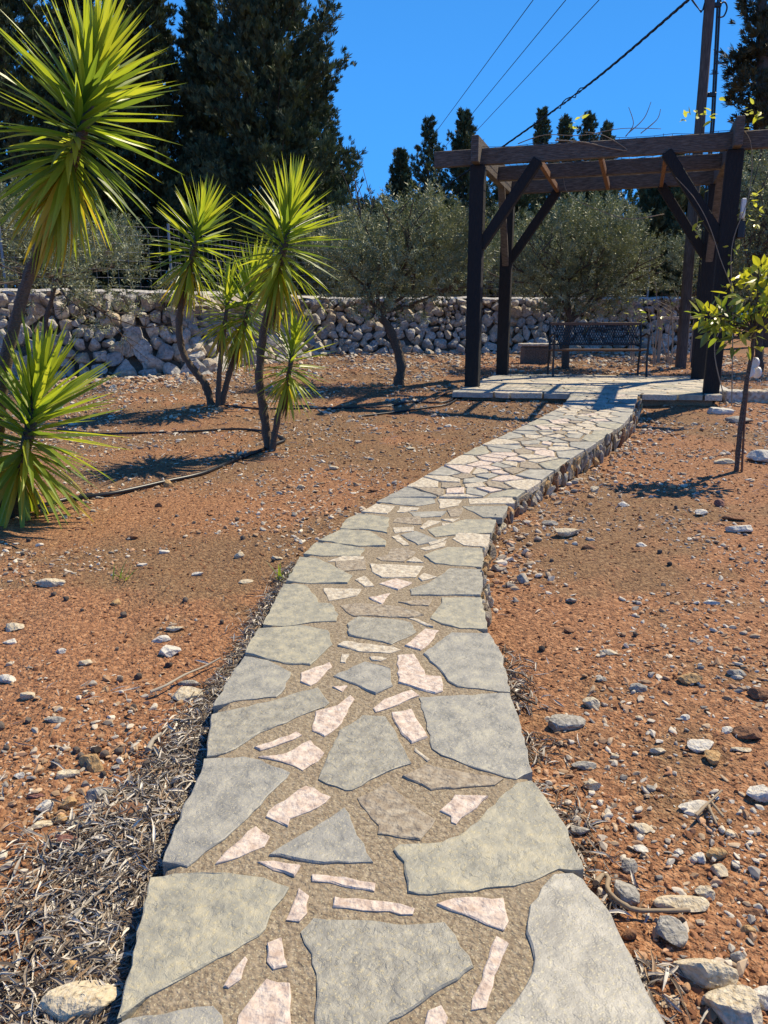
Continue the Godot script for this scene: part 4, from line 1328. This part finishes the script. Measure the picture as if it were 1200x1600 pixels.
# ---------------------------------------------------------------- bench, pole, wires, fence, hoses
func bench() -> void:
	var root := thing("garden_bench", Vector3(2.99, 0.228, -10.85), "black iron garden bench with a lattice back under the pergola", "bench")
	root.rotation.y = deg_to_rad(-3.0)
	var w := 0.64
	for s in [-1.0, 1.0]:
		var x: float = s * w
		for l in [[0.02, 0.30, 0.06, 0.0], [-0.36, 0.0, -0.40, 0.0]]:
			var st := begin()
			var front: bool = l[0] > 0.0
			var top := 0.56 if front else 0.36
			tube(st, smooth_line([Vector3(x, -0.012, l[2]), Vector3(x, 0.2, (l[0] + l[2]) / 2 - 0.03), Vector3(x, top, l[0])], 4), 0.016, 0.014, 8)
			part("leg", st.commit(), M.iron, root)
		var st2 := begin()
		tube(st2, smooth_line([Vector3(x, 0.56, 0.03), Vector3(x, 0.58, -0.1), Vector3(x, 0.55, -0.28), Vector3(x, 0.54, -0.38)], 4), 0.016, 0.014, 8)
		part("armrest", st2.commit(), M.iron, root)
		var st3 := begin()
		tube(st3, [Vector3(x, 0.34, -0.35), Vector3(x, 0.55, -0.39), Vector3(x, 0.74, -0.45)], 0.018, 0.014, 8)
		part("backrest_post", st3.commit(), M.iron, root)
	for k in 5:
		var st := begin()
		block(st, Transform3D(Basis(), Vector3(0, 0.37 - 0.006 * k, -0.02 - 0.078 * k)), Vector3(w * 2 + 0.02, 0.022, 0.062), 0.005)
		part("seat_slat", st.commit(), M.bench_wood, root)
	var tilt := func(x: float, y: float, d: float) -> Vector3: return Vector3(x, y, -0.355 - (y - 0.4) * 0.27 + d)
	for r in [[0.715, M.bench_wood, "top_rail", 0.04], [0.43, M.iron, "bottom_rail", 0.025]]:
		var st := begin()
		bar(st, tilt.call(-w, r[0], 0.0), tilt.call(w, r[0], 0.0), r[3], 0.028, Vector3.BACK)
		part(r[2], st.commit(), r[1], root)
	for k in 38:
		for s in [-1.0, 1.0]:
			var x0 := -w + 2.0 * w * k / 37.0
			var x1: float = x0 + s * 0.13
			if absf(x1) > w:
				continue
			var st := begin()
			bar(st, tilt.call(x0, 0.44, 0.004 * s), tilt.call(x1, 0.70, 0.004 * s), 0.011, 0.007, Vector3.BACK, 0.001)
			part("lattice_bar", st.commit(), M.iron, root)
	var st5 := begin()
	for k in 10:
		var a := TAU * k / 10.0
		var b := TAU * (k + 1) / 10.0
		tube(st5, [tilt.call(0.10 * cos(a), 0.575 + 0.09 * sin(a), 0.014), tilt.call(0.10 * cos(b), 0.575 + 0.09 * sin(b), 0.014)], 0.007, 0.007, 6)
	part("medallion", st5.commit(), M.iron, root)

func pole_and_lines() -> void:
	var z := -12.8
	var b := at_z(1072, 480, z); b.y = soil_y(b.x, z)
	var top := at_z(1109, 0, z)
	top += (top - b) * 0.35
	var pole := thing("utility_pole", b, "grey wooden utility pole rising behind the right of the pergola", "utility pole")
	var st := begin()
	var line := []
	for k in 14:
		line.append((top - b) * k / 13.0 - Vector3(0, 0.1 if k == 0 else 0.0, 0))
	tube(st, line, 0.088, 0.066, 16, 0.1)
	part("shaft", st.commit(), M.pole_timber, pole)
	for off in [0.15, 0.185]:
		var st2 := begin()
		tube(st2, [Vector3(off + 0.02, 0.0, 0.02), (at_z(1112, 190, z) - b) + Vector3(off - 0.15, 0, 0), (at_z(1121, 10, z) - b) + Vector3(off - 0.15, 0, 0), (top - b) * 0.98 + Vector3(off, 0, 0)], 0.016, 0.016, 7)
		part("conduit", st2.commit(), M.cable, pole)
	for y in [148, 8]:
		var st2 := begin()
		var c := at_z(1114 if y > 100 else 1122, y, z) - b
		block(st2, Transform3D(Basis(), c + Vector3(-0.02, 0, 0)), Vector3(0.13, 0.06, 0.06), 0.008)
		part("bracket", st2.commit(), M.iron, pole)
	var st3 := begin()
	tube(st3, smooth_line([at_z(1124, 8, z) - b, at_z(1132, 3, z) - b, at_z(1136, 12, z) - b, at_z(1131, 25, z) - b, at_z(1122, 27, z) - b], 5), 0.012, 0.012, 6)
	for k in 3:
		tube(st3, smooth_line([at_z(1079 + k, -2, z) - b, at_z(1088 + 2 * k, 10 + 2 * k, z) - b, at_z(1096, 17 + k, z) - b, at_z(1101, 12 - 4 * k, z) - b], 5), 0.007, 0.007, 5)
	part("cable_loop", st3.commit(), M.cable, pole)
	var cab := thing("service_cable", at_z(1078, -2, z), "thick twisted service cable sagging from the pole to the far left", "cable")
	var st4 := begin()
	var a0 := at_z(1078, -2, z)
	var a1 := at_z(925, 128, -16.5)
	var a2 := at_z(800, 219, -20.5)
	var a3 := at_z(640, 330, -27.0)
	var run := smooth_line([a0, a1, a2, a3], 40)
	for strand in 3:
		var tw := []
		for i in run.size():
			var ph := i * 0.75 + strand * TAU / 3.0
			var loose := 0.014 + (0.03 if i > 44 and i < 58 and strand == 0 else 0.0)
			tw.append(run[i] + Vector3(cos(ph), sin(ph), 0) * loose - cab.position)
		tube(st4, tw, 0.011, 0.011, 5)
	part("strand", st4.commit(), M.cable, cab)
	for w in [[833, 0, 640, 262, "leftmost thin overhead power line crossing the sky"], [884, 0, 690, 236, "middle thin overhead power line crossing the sky"], [936, 0, 700, 252, "rightmost thin overhead power line crossing the sky"]]:
		var d0 := sight(w[0], w[1])
		var d1 := sight(w[2], w[3])
		var p0 := eye + d0 * (8.0 / d0.y)
		var p1 := eye + d1 * (7.6 / d1.y)
		var far := p1 + (p1 - p0) * 0.5
		var near := p0 - (p1 - p0) * 0.35
		var o := begin()
		tube(o, [near - p0, Vector3(), p1 - p0, far - p0], 0.011, 0.011, 5)
		var wire := part("power_line", o.commit(), M.cable, self, Transform3D(Basis(), p0))
		tag(wire, w[4], "power line", "three thin overhead power lines")

func fence() -> void:
	var line := [Vector2(-8.8, -11.4), Vector2(-5.9, -12.5), Vector2(-3.6, -13.6), Vector2(-2.4, -17.6), Vector2(2.0, -18.0), Vector2(6.0, -18.2)]
	var root := thing("wire_fence", Vector3(line[0].x, 0, line[0].y), "wire mesh fence on thin posts behind the stone wall", "fence")
	var o := root.position
	for i in line.size():
		var st := begin()
		tube(st, [Vector3(line[i].x, 0.2, line[i].y) - o, Vector3(line[i].x, 2.55, line[i].y) - o], 0.022, 0.022, 8)
		part("post", st.commit(), M.wire, root)
	for k in 9:
		var st := begin()
		var y := 1.4 + 0.135 * k
		for i in line.size() - 1:
			tube(st, [Vector3(line[i].x, y, line[i].y) - o, Vector3(line[i + 1].x, y - 0.004, line[i + 1].y) - o], 0.004, 0.004, 4, 0.0, false)
		part("wire", st.commit(), M.wire, root)
	var st2 := begin()
	for i in line.size() - 1:
		var n := int(line[i].distance_to(line[i + 1]) / 0.16)
		for k in n:
			var p: Vector2 = line[i].lerp(line[i + 1], float(k) / n)
			tube(st2, [Vector3(p.x, 1.4, p.y) - o, Vector3(p.x, 2.48, p.y) - o], 0.003, 0.003, 3, 0.0, false)
	part("mesh_wire", st2.commit(), M.wire, root).set_meta("kind", "stuff")

func hoses() -> void:
	for h in [
		["irrigation_hose", "thick black irrigation hose curving from the left edge to the slim yucca", 0.0135, "-30,808 40,800 110,785 180,775 262,757 320,742 370,722 410,705 432,697 444,690 436,684"],
		["irrigation_hose", "thin black drip line lying behind the slim yucca", 0.010, "90,672 150,680 220,678 300,676 370,673 420,678 445,686"],
		["irrigation_hose", "black drip line running from the farther yucca towards the pergola", 0.010, "352,636 400,640 460,640 540,639 600,636 640,630 690,632 712,622 722,605"],
		["irrigation_hose", "looped hose end beside the front left pergola post", 0.010, "560,652 610,648 660,640 700,634 718,620 722,608 705,612 680,625"],
	]:
		var line := []
		for q in points(h[3]):
			line.append(on(q.x, q.y, false))
		line = smooth_line(line, 8)
		var pts := []
		for p in line:
			pts.append(Vector3(p.x, soil_level(p.z) + 0.028 * swell.get_noise_2d(p.x, p.z) + 0.004 + h[2] * 0.9, p.z))
		var root := thing(h[0], pts[0], h[1], "hose", "irrigation hoses on the left")
		for i in pts.size():
			pts[i] -= root.position
		var st := begin()
		tube(st, pts, h[2], h[2], 8)
		part("pipe", st.commit(), M.hose, root)
		if h[2] > 0.012:
			for i in [int(pts.size() * 0.24), int(pts.size() * 0.62)]:
				var st2 := begin()
				var d: Vector3 = (pts[i + 1] - pts[i]).normalized() * 0.035
				tube(st2, [pts[i] - d, pts[i] + d], h[2] * 1.5, h[2] * 1.5, 10)
				part("connector", st2.commit(), M.hose, root)

# ---------------------------------------------------------------- loose stones, gravel, litter
func loose_rocks() -> void:
	var tones := {"c": M.rock_cream, "w": M.rock_white, "g": M.rock_grey, "n": M.rock_brown, "o": M.rock_ochre, "r": M.rock_red}
	# px, py (middle), width, height seen, tone | what tells it apart ("" = one of the small stones that nothing tells apart)
	for s in [
		"130,1553,118,78,c|large angular tan slab in the bottom left corner against the path", "65,1515,38,40,n|squared brown stone chip standing left of the tan corner slab", "108,1513,32,42,o|upright orange brown chip between the squared chip and the path",
		"102,1310,42,34,r|maroon flat stone among the grey leaf litter", "200,1266,84,30,n|flat earth brown slab in the litter by the path", "147,1188,46,30,o|ochre stone with a shaded face at the top of the litter", "70,1259,27,26,w|round white stone left of the yellow one",
		"153,1238,32,28,g|grey rounded stone above the white pebbles", "106,1254,28,27,o|yellow stone in the cluster left of the path", "141,1260,20,18,w|small bright white pebble beside the yellow stone", "217,1303,27,20,w|smooth white pebble alone in the litter",
		"97,1279,26,18,o|small orange stone under the yellow stone", "126,1284,46,22,g|crumbly grey lump above the maroon stone", "65,1286,36,20,c|tan flake under the round white stone", "105,1206,38,18,c|flat pale stone left of the ochre stone",
		"93,1464,20,16,w|yellowish white pebble low in the litter", "114,1377,18,16,o|yellow pebble in the middle of the litter", "150,1461,25,20,c|pale pinkish crumb near the path edge low in the litter", "288,1082,54,30,c|crumbly yellow stone near the path edge",
		"298,1066,34,15,g|flat grey stone above the crumbly yellow one", "45,1084,24,18,c|tan stone at the left margin above the litter", "84,1123,32,15,g|flat grey white stone on bare soil at left", "12,1059,34,18,w|white stone cut by the left edge of the picture",
		"82,909,46,20,c|flat rectangular cream slab on the bare soil", "262,1015,38,24,w|rounded white stone with a dark cone beside it", "253,997,30,16,w|half shaded white stone just above the rounded white one", "274,980,27,13,c|tan stone above the pair of white stones",
		"21,978,30,20,c|pale blocky stone at the left margin", "17,1001,26,12,w|flat white stone under the pale blocky one", "94,1017,18,13,w|small white stone between the left margin stones and the rounded white one", "134,1034,20,15,c|", "182,940,20,13,o|small yellow stone in front of the rectangular cream slab", "309,896,22,9,w|flat white chip on the soil between the cream slab and the path", "207,838,20,10,n|", "255,861,17,9,w|small white stone on bare soil above the flat white chip", "374,867,16,11,c|", "433,871,19,10,c|small tan stone beside the green weed at the left path edge",
		"80,797,32,10,c|flat pale stone beside the thick hose near the tall yucca", "264,756,14,15,o|tan stone resting against the thick black hose", "383,908,22,9,c|flat stone in the grey litter just below the green weed", "56,1242,26,13,r|", "175,1235,16,13,g|", "30,1210,17,14,w|", "320,1150,22,16,c|", "249,789,13,9,n|",
		"1099,1510,94,60,c|large cream limestone rock, upper of the two at bottom right", "1146,1560,86,78,c|large pitted cream rock, lower of the two at bottom right", "1087,1253,54,28,w|flat white slab beside a forked twig", "879,1124,64,32,g|knobbly grey stone just right of the path",
		"1080,1057,36,26,o|yellow stone on the red soil at right", "922,1097,26,22,c|pale pointed stone right of the path above the knobbly one", "910,1194,40,19,g|smooth grey oval stone on the right soil", "996,1072,27,18,g|grey stone left of the yellow one", "1183,1082,30,22,n|dark brown stone near the right edge, level with the yellow one",
		"1094,1161,46,26,w|white wedge with a deeply shaded underside", "1113,1180,26,30,o|ochre stone leaning on the white wedge", "1027,1171,26,16,c|small cream stone left of the white wedge", "1065,1405,74,38,c|broad pale rock above the dark slate shard", "974,1390,42,48,g|blocky brown grey stone close to the path edge",
		"1046,1449,46,50,g|dark slate shard standing in the litter at right", "998,1324,30,18,w|flat white pebble right of the big low flagstone", "1001,1291,38,22,c|pinkish grey stone above the flat white pebble", "1120,1331,34,22,o|orange stone at right above the broad pale rock", "1092,1337,19,21,w|white chip left of the orange stone",
		"1122,1357,30,27,c|yellow grey stone under the orange one", "1185,1232,46,38,w|white rock cut by the right edge of the picture", "1193,1550,38,52,w|pale rock cut by the right edge beside the pitted rock", "1155,1493,28,24,g|grey angular stone above the pitted rock", "1180,1421,32,19,n|brown flat stone at the right edge",
		"984,1457,26,23,n|tan brown stone at the path edge low right", "926,1223,23,23,c|small upright cream stone below the smooth grey oval", "1136,1139,24,13,w|", "1167,1142,38,28,n|dark brown clod with a black shadow at right", "1158,1169,28,13,c|flat cream stone in front of the dark brown clod", "1150,1050,28,19,g|grey stone above the dark brown stone near the right edge", "983,1349,22,28,g|upright grey stone under the flat white pebble near the path", "906,1293,38,22,g|grey stone against the path edge at right", "1099,1393,30,26,c|cream stone touching the right end of the broad pale rock", "938,1060,19,11,g|",
		"1156,824,42,19,w|long pale rock with a dark underside far right", "885,832,54,12,c|long flat pale stone near the raised path edge", "817,903,19,18,g|round dark stone close to the right edge of the path", "920,853,23,11,n|", "892,936,23,13,g|", "1112,940,23,13,w|", "1002,850,19,10,w|", "974,787,21,10,w|", "1095,800,24,13,w|", "1123,787,14,13,r|small red brick fragment on the right soil", "929,765,17,12,c|",
		"1190,712,44,24,w|pale rock by the right edge near the citrus", "1132,721,34,10,c|low pale stone just left of the citrus trunk", "859,816,23,11,g|", "888,984,17,13,n|", "951,1017,29,12,c|flat cream stone on the soil right of the path bend", "1147,808,32,13,n|dark flat stone just above the long pale far right rock", "1170,1452,24,20,o|", "1060,1330,18,12,w|", "1140,1300,20,14,c|", "1015,1230,16,12,g|", "960,1180,14,10,c|", "1070,1120,16,10,w|", "1000,1120,14,9,c|",
		"1124,641,42,15,w|white stone at the foot of the vine", "1152,655,42,18,g|squared grey block lying right of the vine foot", "1126,616,28,30,w|pale upright boulder against the front right post", "640,700,16,8,c|", "520,730,16,8,c|", "585,765,22,9,n|brown stone against the left path edge where it bends", "470,760,15,8,c|", "700,665,13,6,w|", "560,690,14,6,w|",
	]:
		var half: PackedStringArray = s.split("|")
		var c := half[0].split(",")
		var p := on(float(c[0]), float(c[1]) + float(c[3]) * 0.3, false)
		var t := (p - eye).dot(Vector3(0, -sp, -cp))
		var w := float(c[2]) * t / FOCAL
		var flat := clampf(float(c[3]) / float(c[2]), 0.2, 1.2)
		var look := atan2(eye.y - p.y, Vector2(p.x, p.z).length())
		var plan := clampf(w * flat / (sin(look) + 0.62 * cos(look)), w * 0.42, w * 1.35)
		var h := plan * (0.62 if flat < 0.6 else 0.78)
		var basis_ := Basis(Vector3.UP, rng.randf_range(-0.45, 0.45) + (PI if rng.randf() < 0.5 else 0.0)).rotated(Vector3.RIGHT, rng.randf_range(-0.2, 0.2))
		var o := part("rock", rocks[rng.randi() % rocks.size()], tones[c[4]], self, Transform3D(basis_, Vector3(p.x, soil_y(p.x, p.z) + h * 0.26, p.z)))
		o.scale = Vector3(w * 0.58, h * 0.62, plan * 0.58)
		if half[1] == "":
			tag(o, "small loose stone lying by itself on the bare red soil", "stone", "small loose stones on the soil")
		else:
			tag(o, half[1], "stone", "loose stones on the soil")

func gravel() -> void:
	var pebble: Array[ArrayMesh] = []
	for k in 4:
		pebble.append(make_rock(7, 0.0))
	var pale := [Color(0.50, 0.42, 0.32), Color(0.58, 0.52, 0.42), Color(0.30, 0.27, 0.23), Color(0.42, 0.27, 0.15), Color(0.46, 0.34, 0.22), Color(0.62, 0.55, 0.44), Color(0.50, 0.30, 0.17), Color(0.40, 0.24, 0.13)]
	var clod := [Color(0.25, 0.108, 0.047), Color(0.31, 0.14, 0.063), Color(0.17, 0.07, 0.03), Color(0.36, 0.18, 0.09)]
	for v in 4:
		var where := []
		var tint := []
		# v 0, 1: pale chips; v 2, 3: crumbs of soil
		for i in (44000 if v < 2 else 26000):
			var z := -0.75 - 14.8 * pow(rng.randf(), 1.6)
			var x := rng.randf_range(-1.0, 1.0) * (0.75 + 0.62 * -z)
			if not off_path(x, z, 0.0):
				continue
			var heap := lump.get_noise_2d(x * 0.32 + 9.0, z * 0.32) + 0.5 * patch.get_noise_2d(x * 2.0, z * 2.0)
			if v < 2 and rng.randf() > 0.26 + heap * 1.7 + 0.3 * smoothstep(3.0, 7.0, -z):
				continue
			var s := (0.0022 + 0.0075 * pow(rng.randf(), 3.0)) if v < 2 else (0.0022 + 0.007 * pow(rng.randf(), 3.2))
			if v == 0:
				s *= 1.25 + 0.05 * -z
			if -z > 3.0:
				s *= 1.0 + 0.14 * (-z - 3.0)
			var b := Basis.from_euler(Vector3(rng.randfn() * 0.3, rng.randf() * TAU, rng.randfn() * 0.3)).scaled_local(Vector3(s * rng.randf_range(0.9, 2.0), s * rng.randf_range(0.35, 0.85), s * rng.randf_range(0.7, 1.2)))
			where.append(Transform3D(b, Vector3(x, soil_y(x, z) + s * 0.25, z)))
			var c: Color = pale[rng.randi() % 8] if v < 2 else clod[rng.randi() % 4]
			tint.append(c * rng.randf_range(0.75, 1.15))
		var o := scatter("gravel" if v < 2 else "soil_crumbs", pebble[v], M.chip, where, tint, self)
		tag(o, ["larger pale stone chips strewn over the red soil", "fine pale grit strewn over the red soil", "crumbs of red soil lying loose on the ground", "darker crumbs of earth on the ground"][v], "gravel" if v < 2 else "soil", "", "stuff")
	# rubble along the foot of the raised path edge and of the wall
	var where := []
	var tint := []
	for i in 480:
		var z := rng.randf_range(-3.0, -8.0)
		var x := along(edge_r, z) + 0.02 + absf(rng.randfn()) * 0.16
		var s := 0.005 + 0.02 * pow(rng.randf(), 2.0)
		where.append(Transform3D(Basis.from_euler(Vector3(rng.randfn() * 0.4, rng.randf() * TAU, rng.randfn() * 0.4)).scaled_local(Vector3(s * 1.3, s * 0.6, s)), Vector3(x, soil_y(x, z) + s * 0.3, z)))
		tint.append((pale[rng.randi() % 8] as Color) * rng.randf_range(0.8, 1.1))
	for i in 1900:
		var p := Vector2(-6.0, -10.1).lerp(Vector2(-2.4, -11.3), rng.randf()) if i < 1000 else Vector2(-0.8, -15.4).lerp(Vector2(6.4, -15.8), rng.randf())
		p += Vector2(rng.randfn() * 0.3, rng.randfn() * 0.6)
		var s := 0.008 + 0.05 * pow(rng.randf(), 2.5)
		where.append(Transform3D(Basis.from_euler(Vector3(rng.randfn() * 0.4, rng.randf() * TAU, rng.randfn() * 0.4)).scaled_local(Vector3(s * 1.3, s * 0.5, s)), Vector3(p.x, soil_y(p.x, p.y) + s * 0.2, p.y)))
		tint.append((pale[rng.randi() % 8] as Color) * rng.randf_range(0.8, 1.1))
	var rub := scatter("rubble", pebble[0], M.chip, where, tint, self)
	tag(rub, "stone rubble along the raised path edge and the foot of the walls", "rubble", "", "stuff")

func litter() -> void:
	var shapes: Array[ArrayMesh] = []
	for k in 3:
		var st := begin()
		var rows := []
		var bend: float = [0.5, 1.1, -0.3][k]
		for i in 5:
			var s := i / 4.0
			var w: float = 0.13 * sin(PI * clampf(s * 0.92 + 0.04, 0, 1))
			var c := Vector3(0.12 * sin(s * 3.0) * bend, 0.18 * bend * sin(PI * s), s - 0.5)
			rows.append([c + Vector3(-w, w * 0.5, 0), c, c + Vector3(w, w * 0.5, 0)])
		for i in 4:
			for j in 2:
				quad(st, rows[i][j], rows[i][j + 1], rows[i + 1][j + 1], rows[i + 1][j], Vector3.UP)
		shapes.append(st.commit())
	var tones := [Color(0.40, 0.355, 0.295), Color(0.24, 0.195, 0.15), Color(0.62, 0.575, 0.50), Color(0.15, 0.115, 0.085), Color(0.34, 0.235, 0.145), Color(0.50, 0.45, 0.38)]
	for v in 3:
		var where := []
		var tint := []
		for i in 16000:
			var z := -0.7 - 2.3 * rng.randf()
			var x := 0.0
			var lift := 0.0
			var kind := i % 10
			if kind < 4:   # banked against the left edge of the path
				z = -0.7 - 2.6 * pow(rng.randf(), 1.3)
				x = along(edge_l, z) - 0.01 - absf(rng.randfn()) * (0.035 + 0.09 * smoothstep(2.0, 1.2, -z))
				if rng.randf() < 0.6 * smoothstep(1.6, 2.6, -z):
					continue
				lift = 0.012
			elif kind < 6:   # the mat at lower left
				z = -0.7 - 1.15 * rng.randf()
				x = along(edge_l, z) - 1.0 * rng.randf()
				lift = 0.016
				if lump.get_noise_2d(x * 0.7, z * 0.7) < 0.08 + 0.55 * smoothstep(1.25, 1.75, -z):
					continue
			elif kind == 6:   # the right edge
				z = -0.7 - 1.7 * rng.randf()
				x = along(edge_r, z) + 0.008 + absf(rng.randfn()) * 0.05
				if rng.randf() < 0.72 or lump.get_noise_2d(z * 1.5, 50.0) < -0.1:
					continue
			else:   # drifts elsewhere
				z = -1.2 - 14.0 * pow(rng.randf(), 1.1)
				x = rng.randf_range(-1.0, 1.0) * (0.7 + 0.6 * -z)
				if lump.get_noise_2d(x * 0.25 + 30.0, z * 0.25) < 0.12 - 0.3 * smoothstep(3.5, 6.0, -z) or not off_path(x, z, 0.01):
					continue
			var l := rng.randf_range(0.022, 0.062) * (1.0 + 0.09 * maxf(0.0, -z - 3.0))
			var b := Basis.from_euler(Vector3(rng.randfn() * 0.35, rng.randf() * TAU, rng.randfn() * 0.5)).scaled_local(Vector3(l * rng.randf_range(0.14, 0.5), l * 0.7, l))
			where.append(Transform3D(b, Vector3(x, soil_y(x, z) + 0.004 + lift * rng.randf(), z)))
			tint.append((tones[rng.randi() % 6] as Color) * rng.randf_range(0.8, 1.2))
		var o := scatter("leaf_litter", shapes[v], M.dry_leaf, where, tint, self)
		tag(o, ["grey curled dry leaves banked along the path", "strongly curled dry leaves among the grey litter", "flat dry leaves and slivers among the grey litter"][v], "leaf litter", "", "stuff")
	# dark little cones and droppings in the litter
	var ball := make_rock(4, 0.0)
	var where2 := []
	var tint2 := []
	for i in 520:
		var z := -0.75 - 1.3 * rng.randf()
		var x := along(edge_l, z) - 1.05 * rng.randf()
		if i % 6 == 0:
			z = -1.8 - 2.5 * rng.randf()
			x = rng.randf_range(-1.0, 1.0) * (0.6 + 0.6 * -z)
		if not off_path(x, z, 0.02) or (i % 6 and (lump.get_noise_2d(x * 0.7 + 3.0, z * 0.7) < -0.02 or z < -1.75)):
			continue
		var s := rng.randf_range(0.007, 0.014)
		where2.append(Transform3D(Basis.from_euler(Vector3(rng.randf() * 6, rng.randf() * 6, 0)).scaled(Vector3.ONE * s), Vector3(x, soil_y(x, z) + s * 0.6, z)))
		tint2.append(Color(0.085, 0.068, 0.055) * rng.randf_range(0.6, 1.6))
	var cones := scatter("fallen_cones", ball, M.chip, where2, tint2, self)
	tag(cones, "small dark fallen cones lying among the dry leaves", "cones", "", "stuff")
	for t in [
		["forked dry twig lying on the flat white slab at right", ["1086,1288 1105,1268 1127,1244", "1104,1266 1112,1285 1118,1300", "1110,1262 1128,1290"], 0.004, "stem_dry"],
		["curled dry leaf strap with a yellow tip beside the right path edge", ["930,1392 940,1380 950,1384 948,1400 962,1420 990,1432 1030,1438 1076,1436"], 0.006, "stem_dry"],
		["long dry stalk bent against the left path edge", ["236,1092 262,1080 290,1064 318,1050 345,1038"], 0.005, "pale_stem"],
		["thin dry stick pointing at the big low left flagstone", ["118,1448 140,1420 160,1404 172,1398"], 0.004, "pale_stem"],
		["dark stick lying along the right path edge", ["800,1088 815,1098 838,1112"], 0.005, "bark"],
		["pale peeled sliver of wood in the litter by the left path edge", ["232,1180 240,1166 252,1154"], 0.007, "pale_stem"],
	]:
		var st := begin()
		var at := on(points(t[1][0])[0].x, points(t[1][0])[0].y, false)
		for run in t[1]:
			var line := []
			for q in points(run):
				var p := on(q.x, q.y, false)
				line.append(p + Vector3(0, 0.015 + rng.randf() * 0.008, 0) - at)
			tube(st, smooth_line(line, 5), t[2], t[2] * 0.6, 6, 0.3)
		var o := part("dry_twig", st.commit(), M[t[3]], self, Transform3D(Basis(), at))
		tag(o, t[0], "twig", "dry twigs by the path")
	var blade := leaf_shape(1.0, 0.09, 4, 0.3, 0.5, 0.3)
	for w in [["small green weed tuft against the left edge of the path", 440, 905, 12], ["tiny grey green weed on the bare soil left of the path", 190, 905, 9], ["low weed at the front edge of the terrace", 735, 612, 10]]:
		var root := thing("weed_tuft", on(w[1], w[2], false), w[0], "weed", "weeds on the soil")
		for k in int(w[3]):
			var d := Vector3(rng.randfn() * 0.6, 1.0, rng.randfn() * 0.6).normalized()
			var x := d.cross(Vector3(rng.randfn(), 0.2, rng.randfn())).normalized()
			part("leaf", blade, M.citrus_green, root, Transform3D(Basis(x, d, x.cross(d)).scaled(Vector3.ONE * rng.randf_range(0.05, 0.1)), Vector3(rng.randfn() * 0.015, 0, rng.randfn() * 0.015)))

# ---------------------------------------------------------------- scene
func _ready() -> void:
	# camera, sky, sun, exposure
	var cam := Camera3D.new()
	cam.name = "camera"
	cam.fov = rad_to_deg(2.0 * atan(800.0 / FOCAL))
	cam.position = eye
	cam.rotation.x = -TILT
	cam.near = 0.05
	cam.far = 600.0
	add_child(cam)
	var sky_mat := ProceduralSkyMaterial.new()
	sky_mat.sky_top_color = lin(0.003, 0.02, 0.16)
	sky_mat.sky_horizon_color = lin(0.073, 0.385, 1.0)
	sky_mat.sky_curve = 0.6
	sky_mat.ground_bottom_color = lin(0.16, 0.09, 0.05)
	sky_mat.ground_horizon_color = lin(0.2, 0.16, 0.12)
	var sky := Sky.new()
	sky.sky_material = sky_mat
	var env := Environment.new()
	env.background_mode = Environment.BG_SKY
	env.sky = sky
	env.background_energy_multiplier = 1.0
	env.tonemap_mode = Environment.TONE_MAPPER_LINEAR
	env.tonemap_exposure = 1.3
	env.sdfgi_enabled = true
	env.ssao_enabled = true
	env.ssil_enabled = true
	var we := WorldEnvironment.new()
	we.name = "environment"
	we.environment = env
	add_child(we)
	var sun := DirectionalLight3D.new()
	sun.name = "sun"
	sun.light_energy = 1.6
	sun.light_color = Color(1.0, 0.94, 0.82)
	sun.light_angular_distance = 0.5
	sun.shadow_enabled = true
	sun.sky_mode = DirectionalLight3D.SKY_MODE_LIGHT_ONLY
	add_child(sun)
	sun.look_at_from_position(Vector3(0.575, 1.0, -0.445) * 10.0, Vector3.ZERO)

	rng.seed = 20240417
	for q in [[swell, 0.35, 1, 2], [lump, 2.2, 2, 3], [grit, 9.0, 3, 3], [patch, 0.55, 4, 3]]:
		q[0].noise_type = FastNoiseLite.TYPE_SIMPLEX_SMOOTH
		q[0].frequency = q[1]
		q[0].seed = q[2]
		q[0].fractal_octaves = q[3]
	make_materials()
	for k in 18:
		rocks.append(make_rock(9 + k % 7, 1.0))
	find_edges()
	ground()
	paving()
	patio()
	walls()
	conifers()
	olives()
	pergola()
	yuccas()
	citrus()
	vine()
	saplings()
	bench()
	pole_and_lines()
	fence()
	hoses()
	loose_rocks()
	gravel()
	litter()
